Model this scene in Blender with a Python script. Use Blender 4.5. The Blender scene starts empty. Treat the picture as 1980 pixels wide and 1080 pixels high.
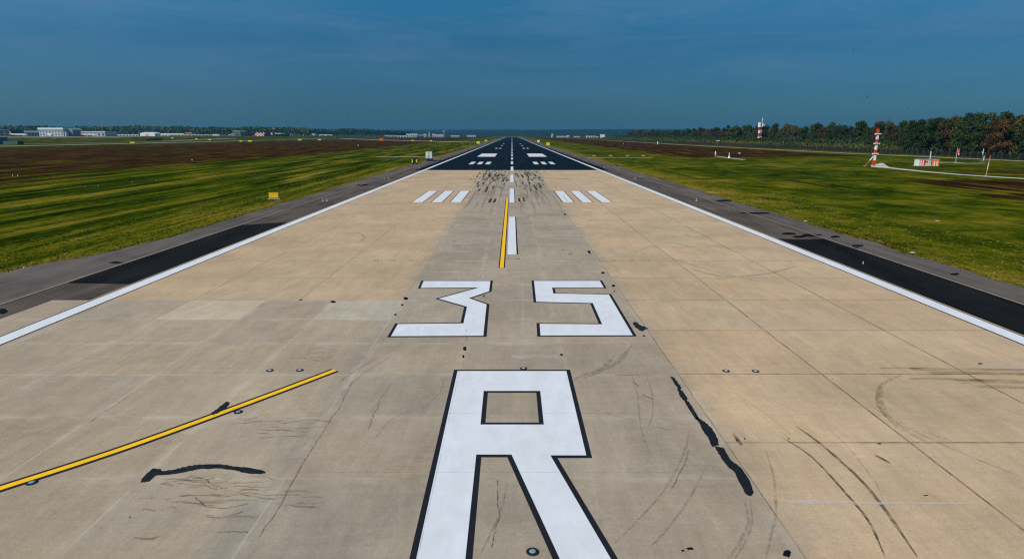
import bpy, bmesh, math, random
from mathutils import Vector, Matrix, noise as mnoise
from mathutils.geometry import tessellate_polygon
random.seed(7)
R = math.radians
sc = bpy.context.scene
col = sc.collection

# ---------------------------------------------------------------- camera
F_PX, PITCH, CAM_H, CX, CY = 1212.7, math.atan(279.3 / 1212.7), 11.84, 990.3, 540.0
cam = bpy.data.cameras.new('camera')
cam.sensor_fit = 'HORIZONTAL'; cam.sensor_width = 36.0
cam.lens = 36.0 * F_PX / 1980.0
cam.clip_start = 0.5; cam.clip_end = 40000
cam_o = bpy.data.objects.new('camera', cam); col.objects.link(cam_o)
cam_o.location = (0, 0, CAM_H); cam_o.rotation_euler = (R(90) - PITCH, 0, 0)
sc.camera = cam_o
ct, st = math.cos(PITCH), math.sin(PITCH)

def ray(px, py):
    u, v = px - CX, py - CY
    return Vector((u, F_PX * ct - v * st, -(v * ct + F_PX * st)))

def G(px, py, z=0.0):
    """ground point seen at a pixel of the photograph"""
    d = ray(px, py); t = (CAM_H - z) / -d.z
    return (d.x * t, d.y * t)

def P(px, py, Y):
    """point at distance Y"""
    d = ray(px, py); t = Y / d.y
    return (d.x * t, Y, CAM_H + d.z * t)

# ---------------------------------------------------------------- light
SUN_EL, SUN_AZ = R(42), R(236)
world = bpy.data.worlds.new('World'); sc.world = world; world.use_nodes = True
SKY_STRENGTH = 0.1

class N:
    """small node helper"""
    def __init__(self, tree): self.t = tree
    def __call__(self, typ, **kw):
        n = self.t.nodes.new(typ)
        ins = kw.pop('ins', {})
        for k, v in kw.items(): setattr(n, k, v)
        for k, v in ins.items():
            if hasattr(v, 'is_linked'): self.t.links.new(v, n.inputs[k])
            else: n.inputs[k].default_value = v
        return n
    def link(self, a, b): self.t.links.new(a, b)
    def math(self, op, a, b=0.0, c=None, clamp=False):
        ins = {0: a, 1: b}
        if c is not None: ins[2] = c
        return self('ShaderNodeMath', operation=op, use_clamp=clamp, ins=ins).outputs[0]
    def mix(self, fac, a, b, mode='MIX'):
        n = self('ShaderNodeMix', data_type='RGBA', blend_type=mode)
        for k, v in ((0, fac), (6, a), (7, b)):
            if hasattr(v, 'is_linked'): self.link(v, n.inputs[k])
            else: n.inputs[k].default_value = v if k == 0 else (*v[:3], 1)
        return n.outputs[2]
    def ramp(self, fac, stops, interp='LINEAR'):
        n = self('ShaderNodeValToRGB'); r = n.color_ramp; r.interpolation = interp
        while len(r.elements) > 1: r.elements.remove(r.elements[-1])
        for i, (p, c) in enumerate(stops):
            e = r.elements[0] if i == 0 else r.elements.new(p)
            e.position = p
            e.color = (c, c, c, 1) if isinstance(c, (int, float)) else (*c[:3], 1)
        self.link(fac, n.inputs[0]); return n.outputs[0]
    def noise(self, vec, scale, detail=4.0, rough=0.55, dist=0.0, stretch=None):
        if stretch:
            m = self('ShaderNodeMapping'); self.link(vec, m.inputs[0]); m.inputs['Scale'].default_value = stretch; vec = m.outputs[0]
        n = self('ShaderNodeTexNoise', ins={'Scale': scale, 'Detail': detail, 'Roughness': rough, 'Distortion': dist})
        self.link(vec, n.inputs['Vector']); return n.outputs[0]
    def span(self, v, a, b, c=0.0, d=1.0):
        n = self('ShaderNodeMapRange', ins={1: a, 2: b, 3: c, 4: d}); self.link(v, n.inputs[0]); return n.outputs[0]

n = N(world.node_tree); world.node_tree.nodes.clear()
sky = n('ShaderNodeTexSky', sky_type='NISHITA', sun_disc=False, sun_elevation=SUN_EL, sun_rotation=SUN_AZ, altitude=200.0, air_density=1.0, dust_density=1.0, ozone_density=1.0)
tc = n('ShaderNodeTexCoord'); sep = n('ShaderNodeSeparateXYZ'); n.link(tc.outputs['Generated'], sep.inputs[0])
el = sep.outputs[2]
tint = n.ramp(n.math('MAXIMUM', el, 0.0), [(0.0, (0.086, 0.212, 0.385)), (0.06, (0.086, 0.236, 0.405)), (0.13, (0.094, 0.298, 0.48)), (0.22, (0.11, 0.49, 0.70)), (0.5, (0.4, 0.7, 0.85)), (1.0, (0.6, 0.85, 0.95))])
skyc = n.mix(1.0, sky.outputs[0], tint, 'MULTIPLY')
azx = n.math('MULTIPLY', sep.outputs[0], -1.0)
skyc = n.mix(1.0, skyc, n.ramp(azx, [(0.0, (0.98, 0.98, 0.96)), (0.28, (1.16, 1.10, 1.08)), (0.5, (1.48, 1.27, 1.22)), (0.8, (1.6, 1.36, 1.28))]), 'MULTIPLY')
cl = n.noise(tc.outputs['Generated'], 3.4, 7.0, 0.62, 0.6, stretch=(1.0, 1.0, 7.0))
clm = n.math('MULTIPLY', n.ramp(cl, [(0.42, 0.0), (0.72, 1.0)]), n.ramp(el, [(0.03, 0.05), (0.17, 1.0)]))
skyc = n.mix(n.math('MULTIPLY', clm, 0.55), skyc, (1.15, 2.2, 3.6))
bg = n('ShaderNodeBackground', ins={'Strength': SKY_STRENGTH}); n.link(skyc, bg.inputs[0])
wo = n('ShaderNodeOutputWorld'); n.link(bg.outputs[0], wo.inputs[0])

sun = bpy.data.lights.new('sun', 'SUN'); sun.energy = 4.4; sun.angle = R(0.53); sun.color = (1.0, 0.965, 0.91)
sun_o = bpy.data.objects.new('sun', sun); col.objects.link(sun_o)
to_sun = Vector((math.sin(SUN_AZ) * math.cos(SUN_EL), math.cos(SUN_AZ) * math.cos(SUN_EL), math.sin(SUN_EL)))
sun_o.rotation_euler = to_sun.to_track_quat('Z', 'Y').to_euler()
sc.view_settings.view_transform = 'Standard'; sc.view_settings.look = 'None'
sc.view_settings.exposure = 0.0; sc.view_settings.gamma = 1.0; sc.view_settings.use_curve_mapping = False
sc.cycles.max_bounces = 6; sc.cycles.transparent_max_bounces = 16; sc.cycles.volume_bounces = 1
sc.cycles.use_denoising = False; sc.cycles.filter_width = 1.25

# ---------------------------------------------------------------- helpers
def material(name):
    m = bpy.data.materials.new(name); m.use_nodes = True
    m.node_tree.nodes.clear()
    k = N(m.node_tree)
    b = k('ShaderNodeBsdfPrincipled'); o = k('ShaderNodeOutputMaterial'); k.link(b.outputs[0], o.inputs[0])
    b.inputs['Roughness'].default_value = 0.8
    b.inputs['Specular IOR Level'].default_value = 0.25
    return m, k, b, o

def simple(name, c, rough=0.6, amp=0.12, scale=1.2, spec=0.3, metal=0.0):
    """one colour broken up by weathering noise"""
    m, k, b, o = material(name)
    t = k('ShaderNodeTexCoord')
    f = k.noise(t.outputs['Object'], scale, 5.0, 0.6)
    lo = tuple(x * (1 - amp) for x in c); hi = tuple(min(1, x * (1 + amp)) for x in c)
    k.link(k.ramp(f, [(0.3, lo), (0.7, hi)]), b.inputs['Base Color'])
    b.inputs['Roughness'].default_value = rough; b.inputs['Specular IOR Level'].default_value = spec; b.inputs['Metallic'].default_value = metal
    return m

class MB:
    def __init__(self): self.v = []; self.f = []; self.mi = []
    def face(self, pts, m=0):
        i = len(self.v); self.v += [tuple(p) for p in pts]; self.f.append(tuple(range(i, i + len(pts)))); self.mi.append(m)
    def box(self, x0, x1, y0, y1, z0, z1, m=0):
        i = len(self.v)
        self.v += [(x0, y0, z0), (x1, y0, z0), (x1, y1, z0), (x0, y1, z0), (x0, y0, z1), (x1, y0, z1), (x1, y1, z1), (x0, y1, z1)]
        for f in ((0, 3, 2, 1), (4, 5, 6, 7), (0, 1, 5, 4), (1, 2, 6, 5), (2, 3, 7, 6), (3, 0, 4, 7)):
            self.f.append(tuple(i + a for a in f)); self.mi.append(m)
    def tube(self, a, b, r0, r1=None, seg=10, m=0, caps=True):
        r1 = r0 if r1 is None else r1
        a, b = Vector(a), Vector(b); d = (b - a).normalized()
        x = d.cross(Vector((0, 0, 1)) if abs(d.z) < 0.9 else Vector((1, 0, 0))).normalized(); y = d.cross(x)
        i = len(self.v)
        for c, r in ((a, r0), (b, r1)):
            for k in range(seg):
                t = 2 * math.pi * k / seg
                self.v.append(tuple(c + x * (r * math.cos(t)) + y * (r * math.sin(t))))
        for k in range(seg):
            k2 = (k + 1) % seg
            self.f.append((i + k, i + seg + k, i + seg + k2, i + k2)); self.mi.append(m)
        if caps:
            self.f.append(tuple(i + k for k in range(seg))); self.mi.append(m)
            self.f.append(tuple(i + seg + k for k in reversed(range(seg)))); self.mi.append(m)
    def lathe(self, axis_pts, seg=14, m=0, yoff=0, squash=1.0):
        """rings along X: (x, radius, zcentre)"""
        i0 = len(self.v)
        for (x, r, zc) in axis_pts:
            for k in range(seg):
                t = 2 * math.pi * k / seg
                self.v.append((x, yoff + r * math.cos(t), zc + r * squash * math.sin(t)))
        for j in range(len(axis_pts) - 1):
            for k in range(seg):
                k2 = (k + 1) % seg; a = i0 + j * seg
                self.f.append((a + k, a + k2, a + seg + k2, a + seg + k)); self.mi.append(m)
        self.f.append(tuple(i0 + k for k in reversed(range(seg)))); self.mi.append(m)
        e = i0 + (len(axis_pts) - 1) * seg
        self.f.append(tuple(e + k for k in range(seg))); self.mi.append(m)
    def prism(self, poly, z0, z1, m=0):
        """vertical prism over a ground polygon (counter-clockwise)"""
        i = len(self.v); k = len(poly)
        self.v += [(x, y, z0) for x, y in poly] + [(x, y, z1) for x, y in poly]
        self.f.append(tuple(i + k + a for a in range(k))); self.mi.append(m)
        for a in range(k):
            b = (a + 1) % k
            self.f.append((i + a, i + b, i + k + b, i + k + a)); self.mi.append(m)
    def side(self, prof, y0, y1, m=0):
        """profile in XZ extruded along Y"""
        i = len(self.v); k = len(prof)
        self.v += [(x, y0, z) for x, z in prof] + [(x, y1, z) for x, z in prof]
        self.f.append(tuple(i + a for a in range(k))); self.mi.append(m)
        self.f.append(tuple(i + k + a for a in reversed(range(k)))); self.mi.append(m)
        for a in range(k):
            b = (a + 1) % k
            self.f.append((i + a, i + k + a, i + k + b, i + b)); self.mi.append(m)
    def flat(self, polys, z, m=0):
        """filled ground polygon, first ring outside, others holes"""
        rings = [[Vector((x, y, 0)) for x, y in r] for r in polys]
        pts = [p for r in rings for p in r]; i = len(self.v)
        self.v += [(p.x, p.y, z) for p in pts]
        for t in tessellate_polygon(rings):
            a, b, c = (pts[q] for q in t)
            if (b - a).cross(c - a).z < 0: t = (t[0], t[2], t[1])
            self.f.append(tuple(i + q for q in t)); self.mi.append(m)
    def strip(self, pts, w, z, m=0, jitter=0.0):
        """flat ribbon along a ground polyline; w is a width or a list"""
        k = len(pts); L = []
        for j, p in enumerate(pts):
            a = Vector(pts[max(0, j - 1)]); b = Vector(pts[min(k - 1, j + 1)])
            d = (b - a); d.normalize(); nrm = Vector((-d.y, d.x))
            ww = (w[j] if isinstance(w, (list, tuple)) else w) / 2
            L.append((Vector(p) + nrm * ww * (1 + random.uniform(-jitter, jitter)), Vector(p) - nrm * ww * (1 + random.uniform(-jitter, jitter))))
        for j in range(k - 1):
            self.face([(L[j][1].x, L[j][1].y, z), (L[j + 1][1].x, L[j + 1][1].y, z), (L[j + 1][0].x, L[j + 1][0].y, z), (L[j][0].x, L[j][0].y, z)], m)
    def build(self, name, mats, parent=None, loc=(0, 0, 0), rz=0.0, smooth=False):
        me = bpy.data.meshes.new(name); me.from_pydata(self.v, [], self.f); me.update()
        mats = mats if isinstance(mats, (list, tuple)) else [mats]
        for m in mats: me.materials.append(m)
        for p, mi in zip(me.polygons, self.mi): p.material_index = mi; p.use_smooth = smooth
        o = bpy.data.objects.new(name, me); col.objects.link(o)
        o.location = loc; o.rotation_euler = (0, 0, rz)
        if parent: o.parent = parent
        return o

def tag(o, label=None, cat=None, group=None, kind=None):
    if label: o['label'] = label
    if cat: o['category'] = cat
    if group: o['group'] = group
    if kind: o['kind'] = kind
    return o

def empty(name, loc, rz=0.0):
    o = bpy.data.objects.new(name, None); col.objects.link(o); o.location = loc; o.rotation_euler = (0, 0, rz); o.empty_display_size = 0.5
    return o

def copy_tree(o, parent=None):
    c = o.copy(); col.objects.link(c)
    if parent: c.parent = parent
    for ch in list(o.children): copy_tree(ch, c)
    return c

def offset_poly(poly, d):
    """polygon moved outwards by d metres (miter joins)"""
    k = len(poly); area = sum(poly[i][0] * poly[(i + 1) % k][1] - poly[(i + 1) % k][0] * poly[i][1] for i in range(k))
    s = 1 if area > 0 else -1
    out = []
    for i in range(k):
        p0, p1, p2 = Vector(poly[i - 1]), Vector(poly[i]), Vector(poly[(i + 1) % k])
        a = (p1 - p0).normalized(); b = (p2 - p1).normalized()
        na = Vector((a.y, -a.x)) * s; nb = Vector((b.y, -b.x)) * s
        m = (na + nb); q = 1 + na.dot(nb)
        m = m / max(q, 0.35)
        out.append(tuple(p1 + m * d))
    return out

def sstep(a, b, x):
    t = (x - a) / (b - a); t = max(0.0, min(1.0, t)); return t * t * (3 - 2 * t)

# ---------------------------------------------------------------- terrain
def ground_z(x, y):
    return 8.0 * sstep(-560, -760, x) * sstep(1120, 1480, y)

def axis_values(a):
    out = []; v = 0.0; step = a[0]
    lim = a[1]
    while v < lim:
        out.append(v); v += step; step = max(a[0], v * a[2])
    out.append(lim)
    return out

xs = axis_values((4.0, 9500, 0.045)); xs = [-v for v in reversed(xs[1:])] + xs
ys = [-60 + v for v in axis_values((6.0, 9600, 0.035))]
def nz(x, y, z=0.0): return mnoise.noise(Vector((x, y, z)))
def brown_at(x, y):
    b = 0.0
    w = 16 * nz(y * 0.012, x * 0.01, 3.1)
    if x < 0:
        b = sstep(-112, -142, x + w) * (0.55 + 0.45 * sstep(-420, -330, x + 2 * w))
        b *= 0.45 + 0.55 * sstep(-540, -470, x + w)
        b = b * (0.66 + 0.26 * sstep(190, 420, y)) + 0.30 * nz(x * 0.03, y * 0.006, 5.0)
    else:
        e = 14 * nz(x * 0.05, y * 0.02, 1.7)
        a = sstep(82, 100, x + e) * sstep(335, 372, y + 2 * e) * sstep(215, 190, x)
        c = sstep(98, 108, x + 0.4 * e) * sstep(130, 139, y + 0.4 * e) * sstep(176, 165, y + 0.4 * e) * sstep(190, 150, x)
        d = sstep(88, 93, x + 0.3 * e) * sstep(118, 121, y) * sstep(131, 127, y) * sstep(120, 105, x)
        g = 0.55 * sstep(135, 150, x + e) * sstep(196, 204, y + 0.5 * e) * sstep(245, 225, y + e)
        h = 0.5 * sstep(225, 300, x) * sstep(300, 900, y)
        q = 0.22 * sstep(50, 45, x + 0.5 * e) * sstep(85, 70, y + e) * sstep(48, 60, y + e)
        b = max(a, c, d, g, h, q) + 0.12 * nz(x * 0.04, y * 0.01, 9.0)
    if y > 900: b = b * 0.8 + 0.2 * (0.5 + nz(x * 0.004, y * 0.002, 2.0))
    return max(0.0, min(1.0, b))

me = bpy.data.meshes.new('ground')
V = [(x, y, ground_z(x, y)) for y in ys for x in xs]
nx = len(xs)
Fc = [(j * nx + i, j * nx + i + 1, (j + 1) * nx + i + 1, (j + 1) * nx + i) for j in range(len(ys) - 1) for i in range(nx - 1)]
me.from_pydata(V, [], Fc); me.update()
at = me.attributes.new('heath', 'FLOAT', 'POINT')
at.data.foreach_set('value', [brown_at(v[0], v[1]) for v in V])
m_grass, k, b, o = material('mown_grass')
t = k('ShaderNodeTexCoord').outputs['Object']
heath = k('ShaderNodeAttribute', attribute_name='heath').outputs['Fac']
streak = k.noise(t, 1.0, 5.0, 0.60, 0.25, stretch=(0.17, 0.009, 1.0))
streak2 = k.noise(t, 1.0, 5.0, 0.62, 0.30, stretch=(0.42, 0.022, 1.0))
blot = k.noise(t, 1.0, 6.0, 0.65, 0.3, stretch=(0.10, 0.035, 1.0))
fine = k.noise(t, 1.0, 6.0, 0.72, 0.0, stretch=(1.3, 0.5, 1.0))
grain = k.noise(t, 6.0, 4.0, 0.75)
def boost(v, g): return k.math('ADD', k.math('MULTIPLY', k.math('SUBTRACT', v, 0.5), g), 0.5)
s1 = k.math('ADD', k.math('MULTIPLY', streak, 0.36), k.math('MULTIPLY', fine, 0.20))
s1 = k.math('ADD', s1, k.math('ADD', k.math('MULTIPLY', blot, 0.20), k.math('MULTIPLY', streak2, 0.24)))
iso = k.noise(t, 0.11, 7.0, 0.66, 0.5); iso2 = k.noise(t, 0.030, 5.0, 0.6, 0.4, stretch=(1.0, 0.6, 1.0))
sR = k.math('ADD', k.math('MULTIPLY', iso, 0.42), k.math('ADD', k.math('MULTIPLY', iso2, 0.26), k.math('ADD', k.math('MULTIPLY', fine, 0.18), k.math('MULTIPLY', streak2, 0.14))))
gx = k('ShaderNodeSeparateXYZ', ins={0: t}).outputs[0]; side = k.span(gx, -20.0, 20.0)
s1 = k.math('ADD', k.math('MULTIPLY', s1, k.math('SUBTRACT', 1.0, side)), k.math('MULTIPLY', sR, side))
s1 = boost(s1, k.math('SUBTRACT', 3.4, k.math('MULTIPLY', side, 1.1))); s1 = k.math('ADD', s1, k.math('MULTIPLY', side, 0.03))
verge = k.math('MULTIPLY', k.span(k.math('ABSOLUTE', gx), 52.0, 41.5), 0.16); s1 = k.math('ADD', s1, verge)
green = k.ramp(s1, [(0.18, (0.004, 0.008, 0.001)), (0.36, (0.012, 0.023, 0.001)), (0.50, (0.034, 0.051, 0.002)), (0.62, (0.086, 0.086, 0.004)), (0.76, (0.165, 0.120, 0.014)), (0.95, (0.30, 0.20, 0.055))])
s2 = boost(k.math('ADD', k.math('MULTIPLY', streak2, 0.5), k.math('ADD', k.math('MULTIPLY', fine, 0.2), k.math('MULTIPLY', blot, 0.3))), 3.3)
brown = k.ramp(s2, [(0.18, (0.008, 0.004, 0.002)), (0.44, (0.027, 0.0105, 0.0036)), (0.58, (0.044, 0.019, 0.006)), (0.72, (0.060, 0.046, 0.007)), (0.90, (0.12, 0.092, 0.020))])
hm = k.math('ADD', heath, k.math('MULTIPLY', k.math('SUBTRACT', s2, 0.5), -0.55))
hm = k.math('ADD', hm, k.math('MULTIPLY', k.math('SUBTRACT', streak, 0.5), 2.6))
c = k.mix(k.span(hm, 0.36, 0.62), green, brown)
c = k.mix(0.85, c, k.ramp(grain, [(0.32, 0.40), (0.68, 1.6)]), 'MULTIPLY')
k.link(c, b.inputs['Base Color']); b.inputs['Roughness'].default_value = 1.0; b.inputs['Specular IOR Level'].default_value = 0.0
bp = k('ShaderNodeBump', ins={'Strength': 0.6, 'Distance': 0.25}); k.link(fine, bp.inputs['Height']); k.link(bp.outputs[0], b.inputs['Normal'])
me.materials.append(m_grass)
for p in me.polygons: p.use_smooth = True
ground = bpy.data.objects.new('ground', me); col.objects.link(ground); tag(ground, kind='structure')

# grass tufts along the ragged verges of the shoulders
rr = random.Random(21); q = MB(); tufts = []
for i in range(30000):
    sgn = rr.choice((-1, 1)); y = 18 + 190 * rr.random() ** 1.6
    x = 40.5 + (4.6 * sstep(74, 48, y) if sgn < 0 else 0) + 15.0 * rr.random() ** 2.0 + 0.5 * nz(y * .7, sgn * 8, 2) + 0.8 * nz(y * .15, sgn * 3, 1)
    a = rr.uniform(0, 3.14); w = rr.uniform(.06, .22); h = rr.uniform(.02, .085); lx, ly = rr.uniform(-.1, .1), rr.uniform(-.1, .1)
    q.face([(sgn * x - w * math.cos(a), y - w * math.sin(a), 0), (sgn * x + w * math.cos(a), y + w * math.sin(a), 0), (sgn * x + lx, y + ly, h)]); tufts.append(rr.random())
m_tuft, k, b, o = material('verge_grass')
k.link(k.ramp(k('ShaderNodeAttribute', attribute_name='leaf').outputs['Fac'], [(0.0, (0.050, 0.066, 0.004)), (0.5, (0.100, 0.098, 0.007)), (1.0, (0.22, 0.165, 0.035))]), b.inputs['Base Color']); b.inputs['Specular IOR Level'].default_value = 0.05
o = q.build('grass', m_tuft); a_ = o.data.attributes.new('leaf', 'FLOAT', 'FACE'); a_.data.foreach_set('value', tufts); tag(o, 'rough grass tufts along the shoulder edges', kind='stuff')

# ---------------------------------------------------------------- pavement materials
def asphalt(name, c, amp=0.35, streaky=True, rough=0.9):
    m, k, b, o = material(name)
    t = k('ShaderNodeTexCoord').outputs['Object']
    a = k.noise(t, 1.0, 6.0, 0.6, 0.4, stretch=(0.5, 0.06, 1.0) if streaky else (0.2, 0.2, 1))
    g = k.noise(t, 9.0, 4.0, 0.75)
    l = k.noise(t, 0.12, 5.0, 0.6, 0.5)
    s = k.math('ADD', k.math('MULTIPLY', a, 0.45), k.math('ADD', k.math('MULTIPLY', g, 0.25), k.math('MULTIPLY', l, 0.3)))
    k.link(k.ramp(s, [(0.35, tuple(x * (1 - amp) for x in c)), (0.5, c), (0.66, tuple(x * (1 + amp) for x in c))]), b.inputs['Base Color'])
    b.inputs['Roughness'].default_value = rough; b.inputs['Specular IOR Level'].default_value = 0.05
    return m
m_shoulder_in = asphalt('brown_asphalt', (0.086, 0.068, 0.056), 0.65)
m_shoulder_out = asphalt('grey_asphalt', (0.104, 0.087, 0.078), 0.55)
m_fresh = asphalt('fresh_asphalt', (0.0085, 0.0085, 0.0090), 0.75)
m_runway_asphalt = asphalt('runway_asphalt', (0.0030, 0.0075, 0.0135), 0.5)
m_gravel = asphalt('pale_gravel', (0.47, 0.44, 0.39), 0.25, False)
m_dirt_road = asphalt('dusty_road', (0.40, 0.36, 0.26), 0.25, True)
m_taxi = asphalt('taxiway_concrete', (0.34, 0.32, 0.26), 0.2, True)
m_apron = asphalt('apron_concrete', (0.14, 0.135, 0.10), 0.25, False)

# concrete slabs: colour per slab, joints from the distances to the slab's edges
m_conc, k, b, o = material('concrete_slabs')
t = k('ShaderNodeTexCoord').outputs['Object']
slab = k('ShaderNodeAttribute', attribute_name='slab')
ua = k('ShaderNodeUVMap', uv_map='near_edges').outputs[0]; ub = k('ShaderNodeUVMap', uv_map='far_edges').outputs[0]
sa = k('ShaderNodeSeparateXYZ', ins={0: ua}); sb = k('ShaderNodeSeparateXYZ', ins={0: ub})
wob = k.math('MULTIPLY', k.math('SUBTRACT', k.noise(t, 1.6, 4.0, 0.6), 0.5), 0.06)
dist = k.math('ADD', k.math('MINIMUM', k.math('MINIMUM', sa.outputs[0], sb.outputs[0]), k.math('MINIMUM', sa.outputs[1], sb.outputs[1])), wob)
big = k.noise(t, 0.13, 5.0, 0.6, 0.5)
mid = k.noise(t, 1.0, 6.0, 0.62, 0.4, stretch=(0.9, 0.30, 1.0))
brush = k.noise(t, 1.0, 5.0, 0.65, 0.2, stretch=(0.55, 3.2, 1.0))
diag = k('ShaderNodeMapping'); k.link(t, diag.inputs[0]); diag.inputs['Rotation'].default_value = (0, 0, R(-28)); diag.inputs['Scale'].default_value = (2.6, 0.35, 1)
dg = k.noise(diag.outputs[0], 1.0, 6.0, 0.65, 0.3)
grain = k.noise(t, 14.0, 4.0, 0.8)
def amp(v, lo, hi, a=0.3, b_=0.7): return k.ramp(v, [(a, lo), (b_, hi)])
c = k.mix(1.0, slab.outputs['Color'], amp(big, 0.86, 1.12), 'MULTIPLY')
c = k.mix(1.0, c, amp(mid, 0.92, 1.075), 'MULTIPLY')
c = k.mix(1.0, c, amp(brush, 0.95, 1.06), 'MULTIPLY')
c = k.mix(1.0, c, amp(dg, 0.93, 1.07), 'MULTIPLY')
c = k.mix(1.0, c, amp(grain, 0.82, 1.16), 'MULTIPLY')
xyz = k('ShaderNodeSeparateXYZ', ins={0: t})
spill = k.math('ADD', k.math('MULTIPLY', k.noise(t, 0.35, 6.0, 0.7, 0.6), 6.4), -1.9)
out_r = k.math('SUBTRACT', k.math('ABSOLUTE', k.math('SUBTRACT', xyz.outputs[0], 0.2)), 8.2)
sm = k.math('MULTIPLY', k.span(k.math('SUBTRACT', out_r, spill), 0.0, -1.3), k.math('MULTIPLY', k.span(out_r, 3.4, 0.6), k.span(out_r, -0.02, 0.0)))
c = k.mix(k.math('MULTIPLY', sm, 0.62), c, k.mix(1.0, c, (0.74, 0.81, 0.93), 'MULTIPLY'))
warm = k.mix(1.0, c, (1.10, 0.98, 0.86), 'MULTIPLY')
c = k.mix(k.math('MULTIPLY', amp(k.noise(t, 0.3, 4.0, 0.6, 0.8), 0.0, 1.0, 0.45, 0.7), 0.28), c, warm)
st1 = k.ramp(k.noise(t, 0.21, 7.0, 0.72, 1.2, stretch=(1.0, 0.7, 1.0)), [(0.50, 0.0), (0.66, 1.0)])
st2 = k.ramp(k.noise(t, 2.4, 5.0, 0.7, 0.4, stretch=(0.6, 2.2, 1.0)), [(0.40, 0.25), (0.62, 1.0)])
c = k.mix(k.math('MULTIPLY', k.math('MULTIPLY', st1, st2), k.span(slab.outputs['Alpha'], 0.0, 1.0, 0.20, 0.55)), c, k.mix(1.0, c, (0.66, 0.62, 0.58), 'MULTIPLY'))
pits = k.ramp(k.noise(t, 3.1, 2.0, 0.5), [(0.70, 0.0), (0.76, 1.0)])
c = k.mix(k.math('MULTIPLY', pits, 0.16), c, (0.07, 0.055, 0.045))
# pale lime bloom along some joints of the old slabs, and the joint itself
tone = slab.outputs['Alpha']
bloom = k.math('MULTIPLY', k.ramp(dist, [(0.02, 1.0), (0.42, 0.0)]), k.ramp(k.noise(t, 0.45, 5.0, 0.7, 0.3), [(0.46, 0.0), (0.66, 1.0)]))
c = k.mix(k.math('MULTIPLY', k.math('MULTIPLY', bloom, tone), 0.55), c, (0.50, 0.43, 0.34))
jm = k.math('MULTIPLY', k.ramp(dist, [(0.022, 1.0), (0.06, 0.0)]), k.ramp(k.noise(t, 0.5, 5.0, 0.75), [(0.35, 0.30), (0.62, 1.0)]))
jc = k.mix(k.math('MULTIPLY', tone, k.ramp(k.noise(t, 0.22, 3.0, 0.6), [(0.30, 0.0), (0.46, 1.0)])), (0.075, 0.052, 0.035), (0.44, 0.38, 0.29))
c = k.mix(k.math('MULTIPLY', jm, k.span(tone, 0.0, 1.0, 0.95, 0.72)), c, jc)
k.link(c, b.inputs['Base Color']); b.inputs['Roughness'].default_value = 0.92; b.inputs['Specular IOR Level'].default_value = 0.15
bp = k('ShaderNodeBump', ins={'Strength': 0.25, 'Distance': 0.02}); k.link(grain, bp.inputs['Height']); k.link(bp.outputs[0], b.inputs['Normal'])

Z_RUN, Z_BLK, Z_PNT = 0.030, 0.035, 0.040
slabs = []   # x0,x1,y0,y1,colour,tone
BEIGE = (0.452, 0.328, 0.206); GREY = (0.322, 0.264, 0.196); GREYB = (0.356, 0.286, 0.204); PALE = (0.46, 0.375, 0.268)
def cells(xe, ye, base, tone, var):
    for i in range(len(xe) - 1):
        for j in range(len(ye) - 1):
            f = 1 + random.uniform(-var, var); h = random.uniform(-0.02, 0.02)
            slabs.append((xe[i], xe[i + 1], ye[j], ye[j + 1], (base[0] * f * (1 + h), base[1] * f, base[2] * f * (1 - h)), tone))
Y_SPLIT, Y_ASPH = 44.5, 218.5
old = [Y_SPLIT - 4.9 * i for i in range(12)][::-1]
old_up = [Y_SPLIT + 4.9 * i for i in range(36)]; old_up[-1] = Y_ASPH
new_up = [Y_SPLIT + 7.4 * i for i in range(24)]; new_up[-1] = Y_ASPH
new_dn = [Y_SPLIT - 7.28 * i for i in range(8)]; new_dn.append(old[0]); new_dn = new_dn[::-1]
cells([-8.0, -2.7, 2.8, 8.4], old + old_up[1:], GREY, 0.8, 0.05)
cells([-33.7, -29.0, -23.4, -18.0, -13.05, -8.0], old, GREYB, 1.0, 0.05)
cells([-31.0, -23.4, -15.6, -8.0], new_up, tuple(v * 0.955 for v in BEIGE), 0.25, 0.03)
cells([8.4, 15.7, 23.1, 31.0], new_dn + new_up[1:], BEIGE, 0.0, 0.025)
for i, s in enumerate(slabs):
    x0, x1, y0, y1, c_, tn = s
    if abs(y1 - Y_SPLIT) < 0.1 and x1 <= -7.9 and x0 > -33:
        if abs(x0 + 23.4) < .1: slabs[i] = (x0, x1, y0, y1, PALE, tn)
        if abs(x0 + 13.05) < .1: slabs[i] = (x0, x1, y0, y1, (0.415, 0.36, 0.275), tn)
    if x0 > -9 and x1 < 9 and y0 > 120:
        f = sstep(120, 215, y0) * 0.75
        slabs[i] = (x0, x1, y0, y1, tuple(c_[q] * (1 - f) + (0.36, 0.30, 0.225)[q] * f for q in range(3)), tn)
me = bpy.data.meshes.new('runway'); Vv = []; Ff = []
for s in slabs:
    i = len(Vv); x0, x1, y0, y1 = s[:4]
    Vv += [(x0, y0, Z_RUN), (x1, y0, Z_RUN), (x1, y1, Z_RUN), (x0, y1, Z_RUN)]; Ff.append((i, i + 1, i + 2, i + 3))
me.from_pydata(Vv, [], Ff); me.update()
ca = me.color_attributes.new('slab', 'FLOAT_COLOR', 'CORNER')
u1 = me.uv_layers.new(name='near_edges'); u2 = me.uv_layers.new(name='far_edges')
for q, s in enumerate(slabs):
    x0, x1, y0, y1, c_, tn = s
    for j, (x, y) in enumerate(((x0, y0), (x1, y0), (x1, y1), (x0, y1))):
        ca.data[q * 4 + j].color = (*c_, tn)
        u1.data[q * 4 + j].uv = (x - x0, y - y0); u2.data[q * 4 + j].uv = (x1 - x, y1 - y)
me.materials.append(m_conc)
runway = bpy.data.objects.new('runway', me); col.objects.link(runway)
tag(runway, 'long concrete runway with painted number 35 and letter R', 'runway', kind='structure')

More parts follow.
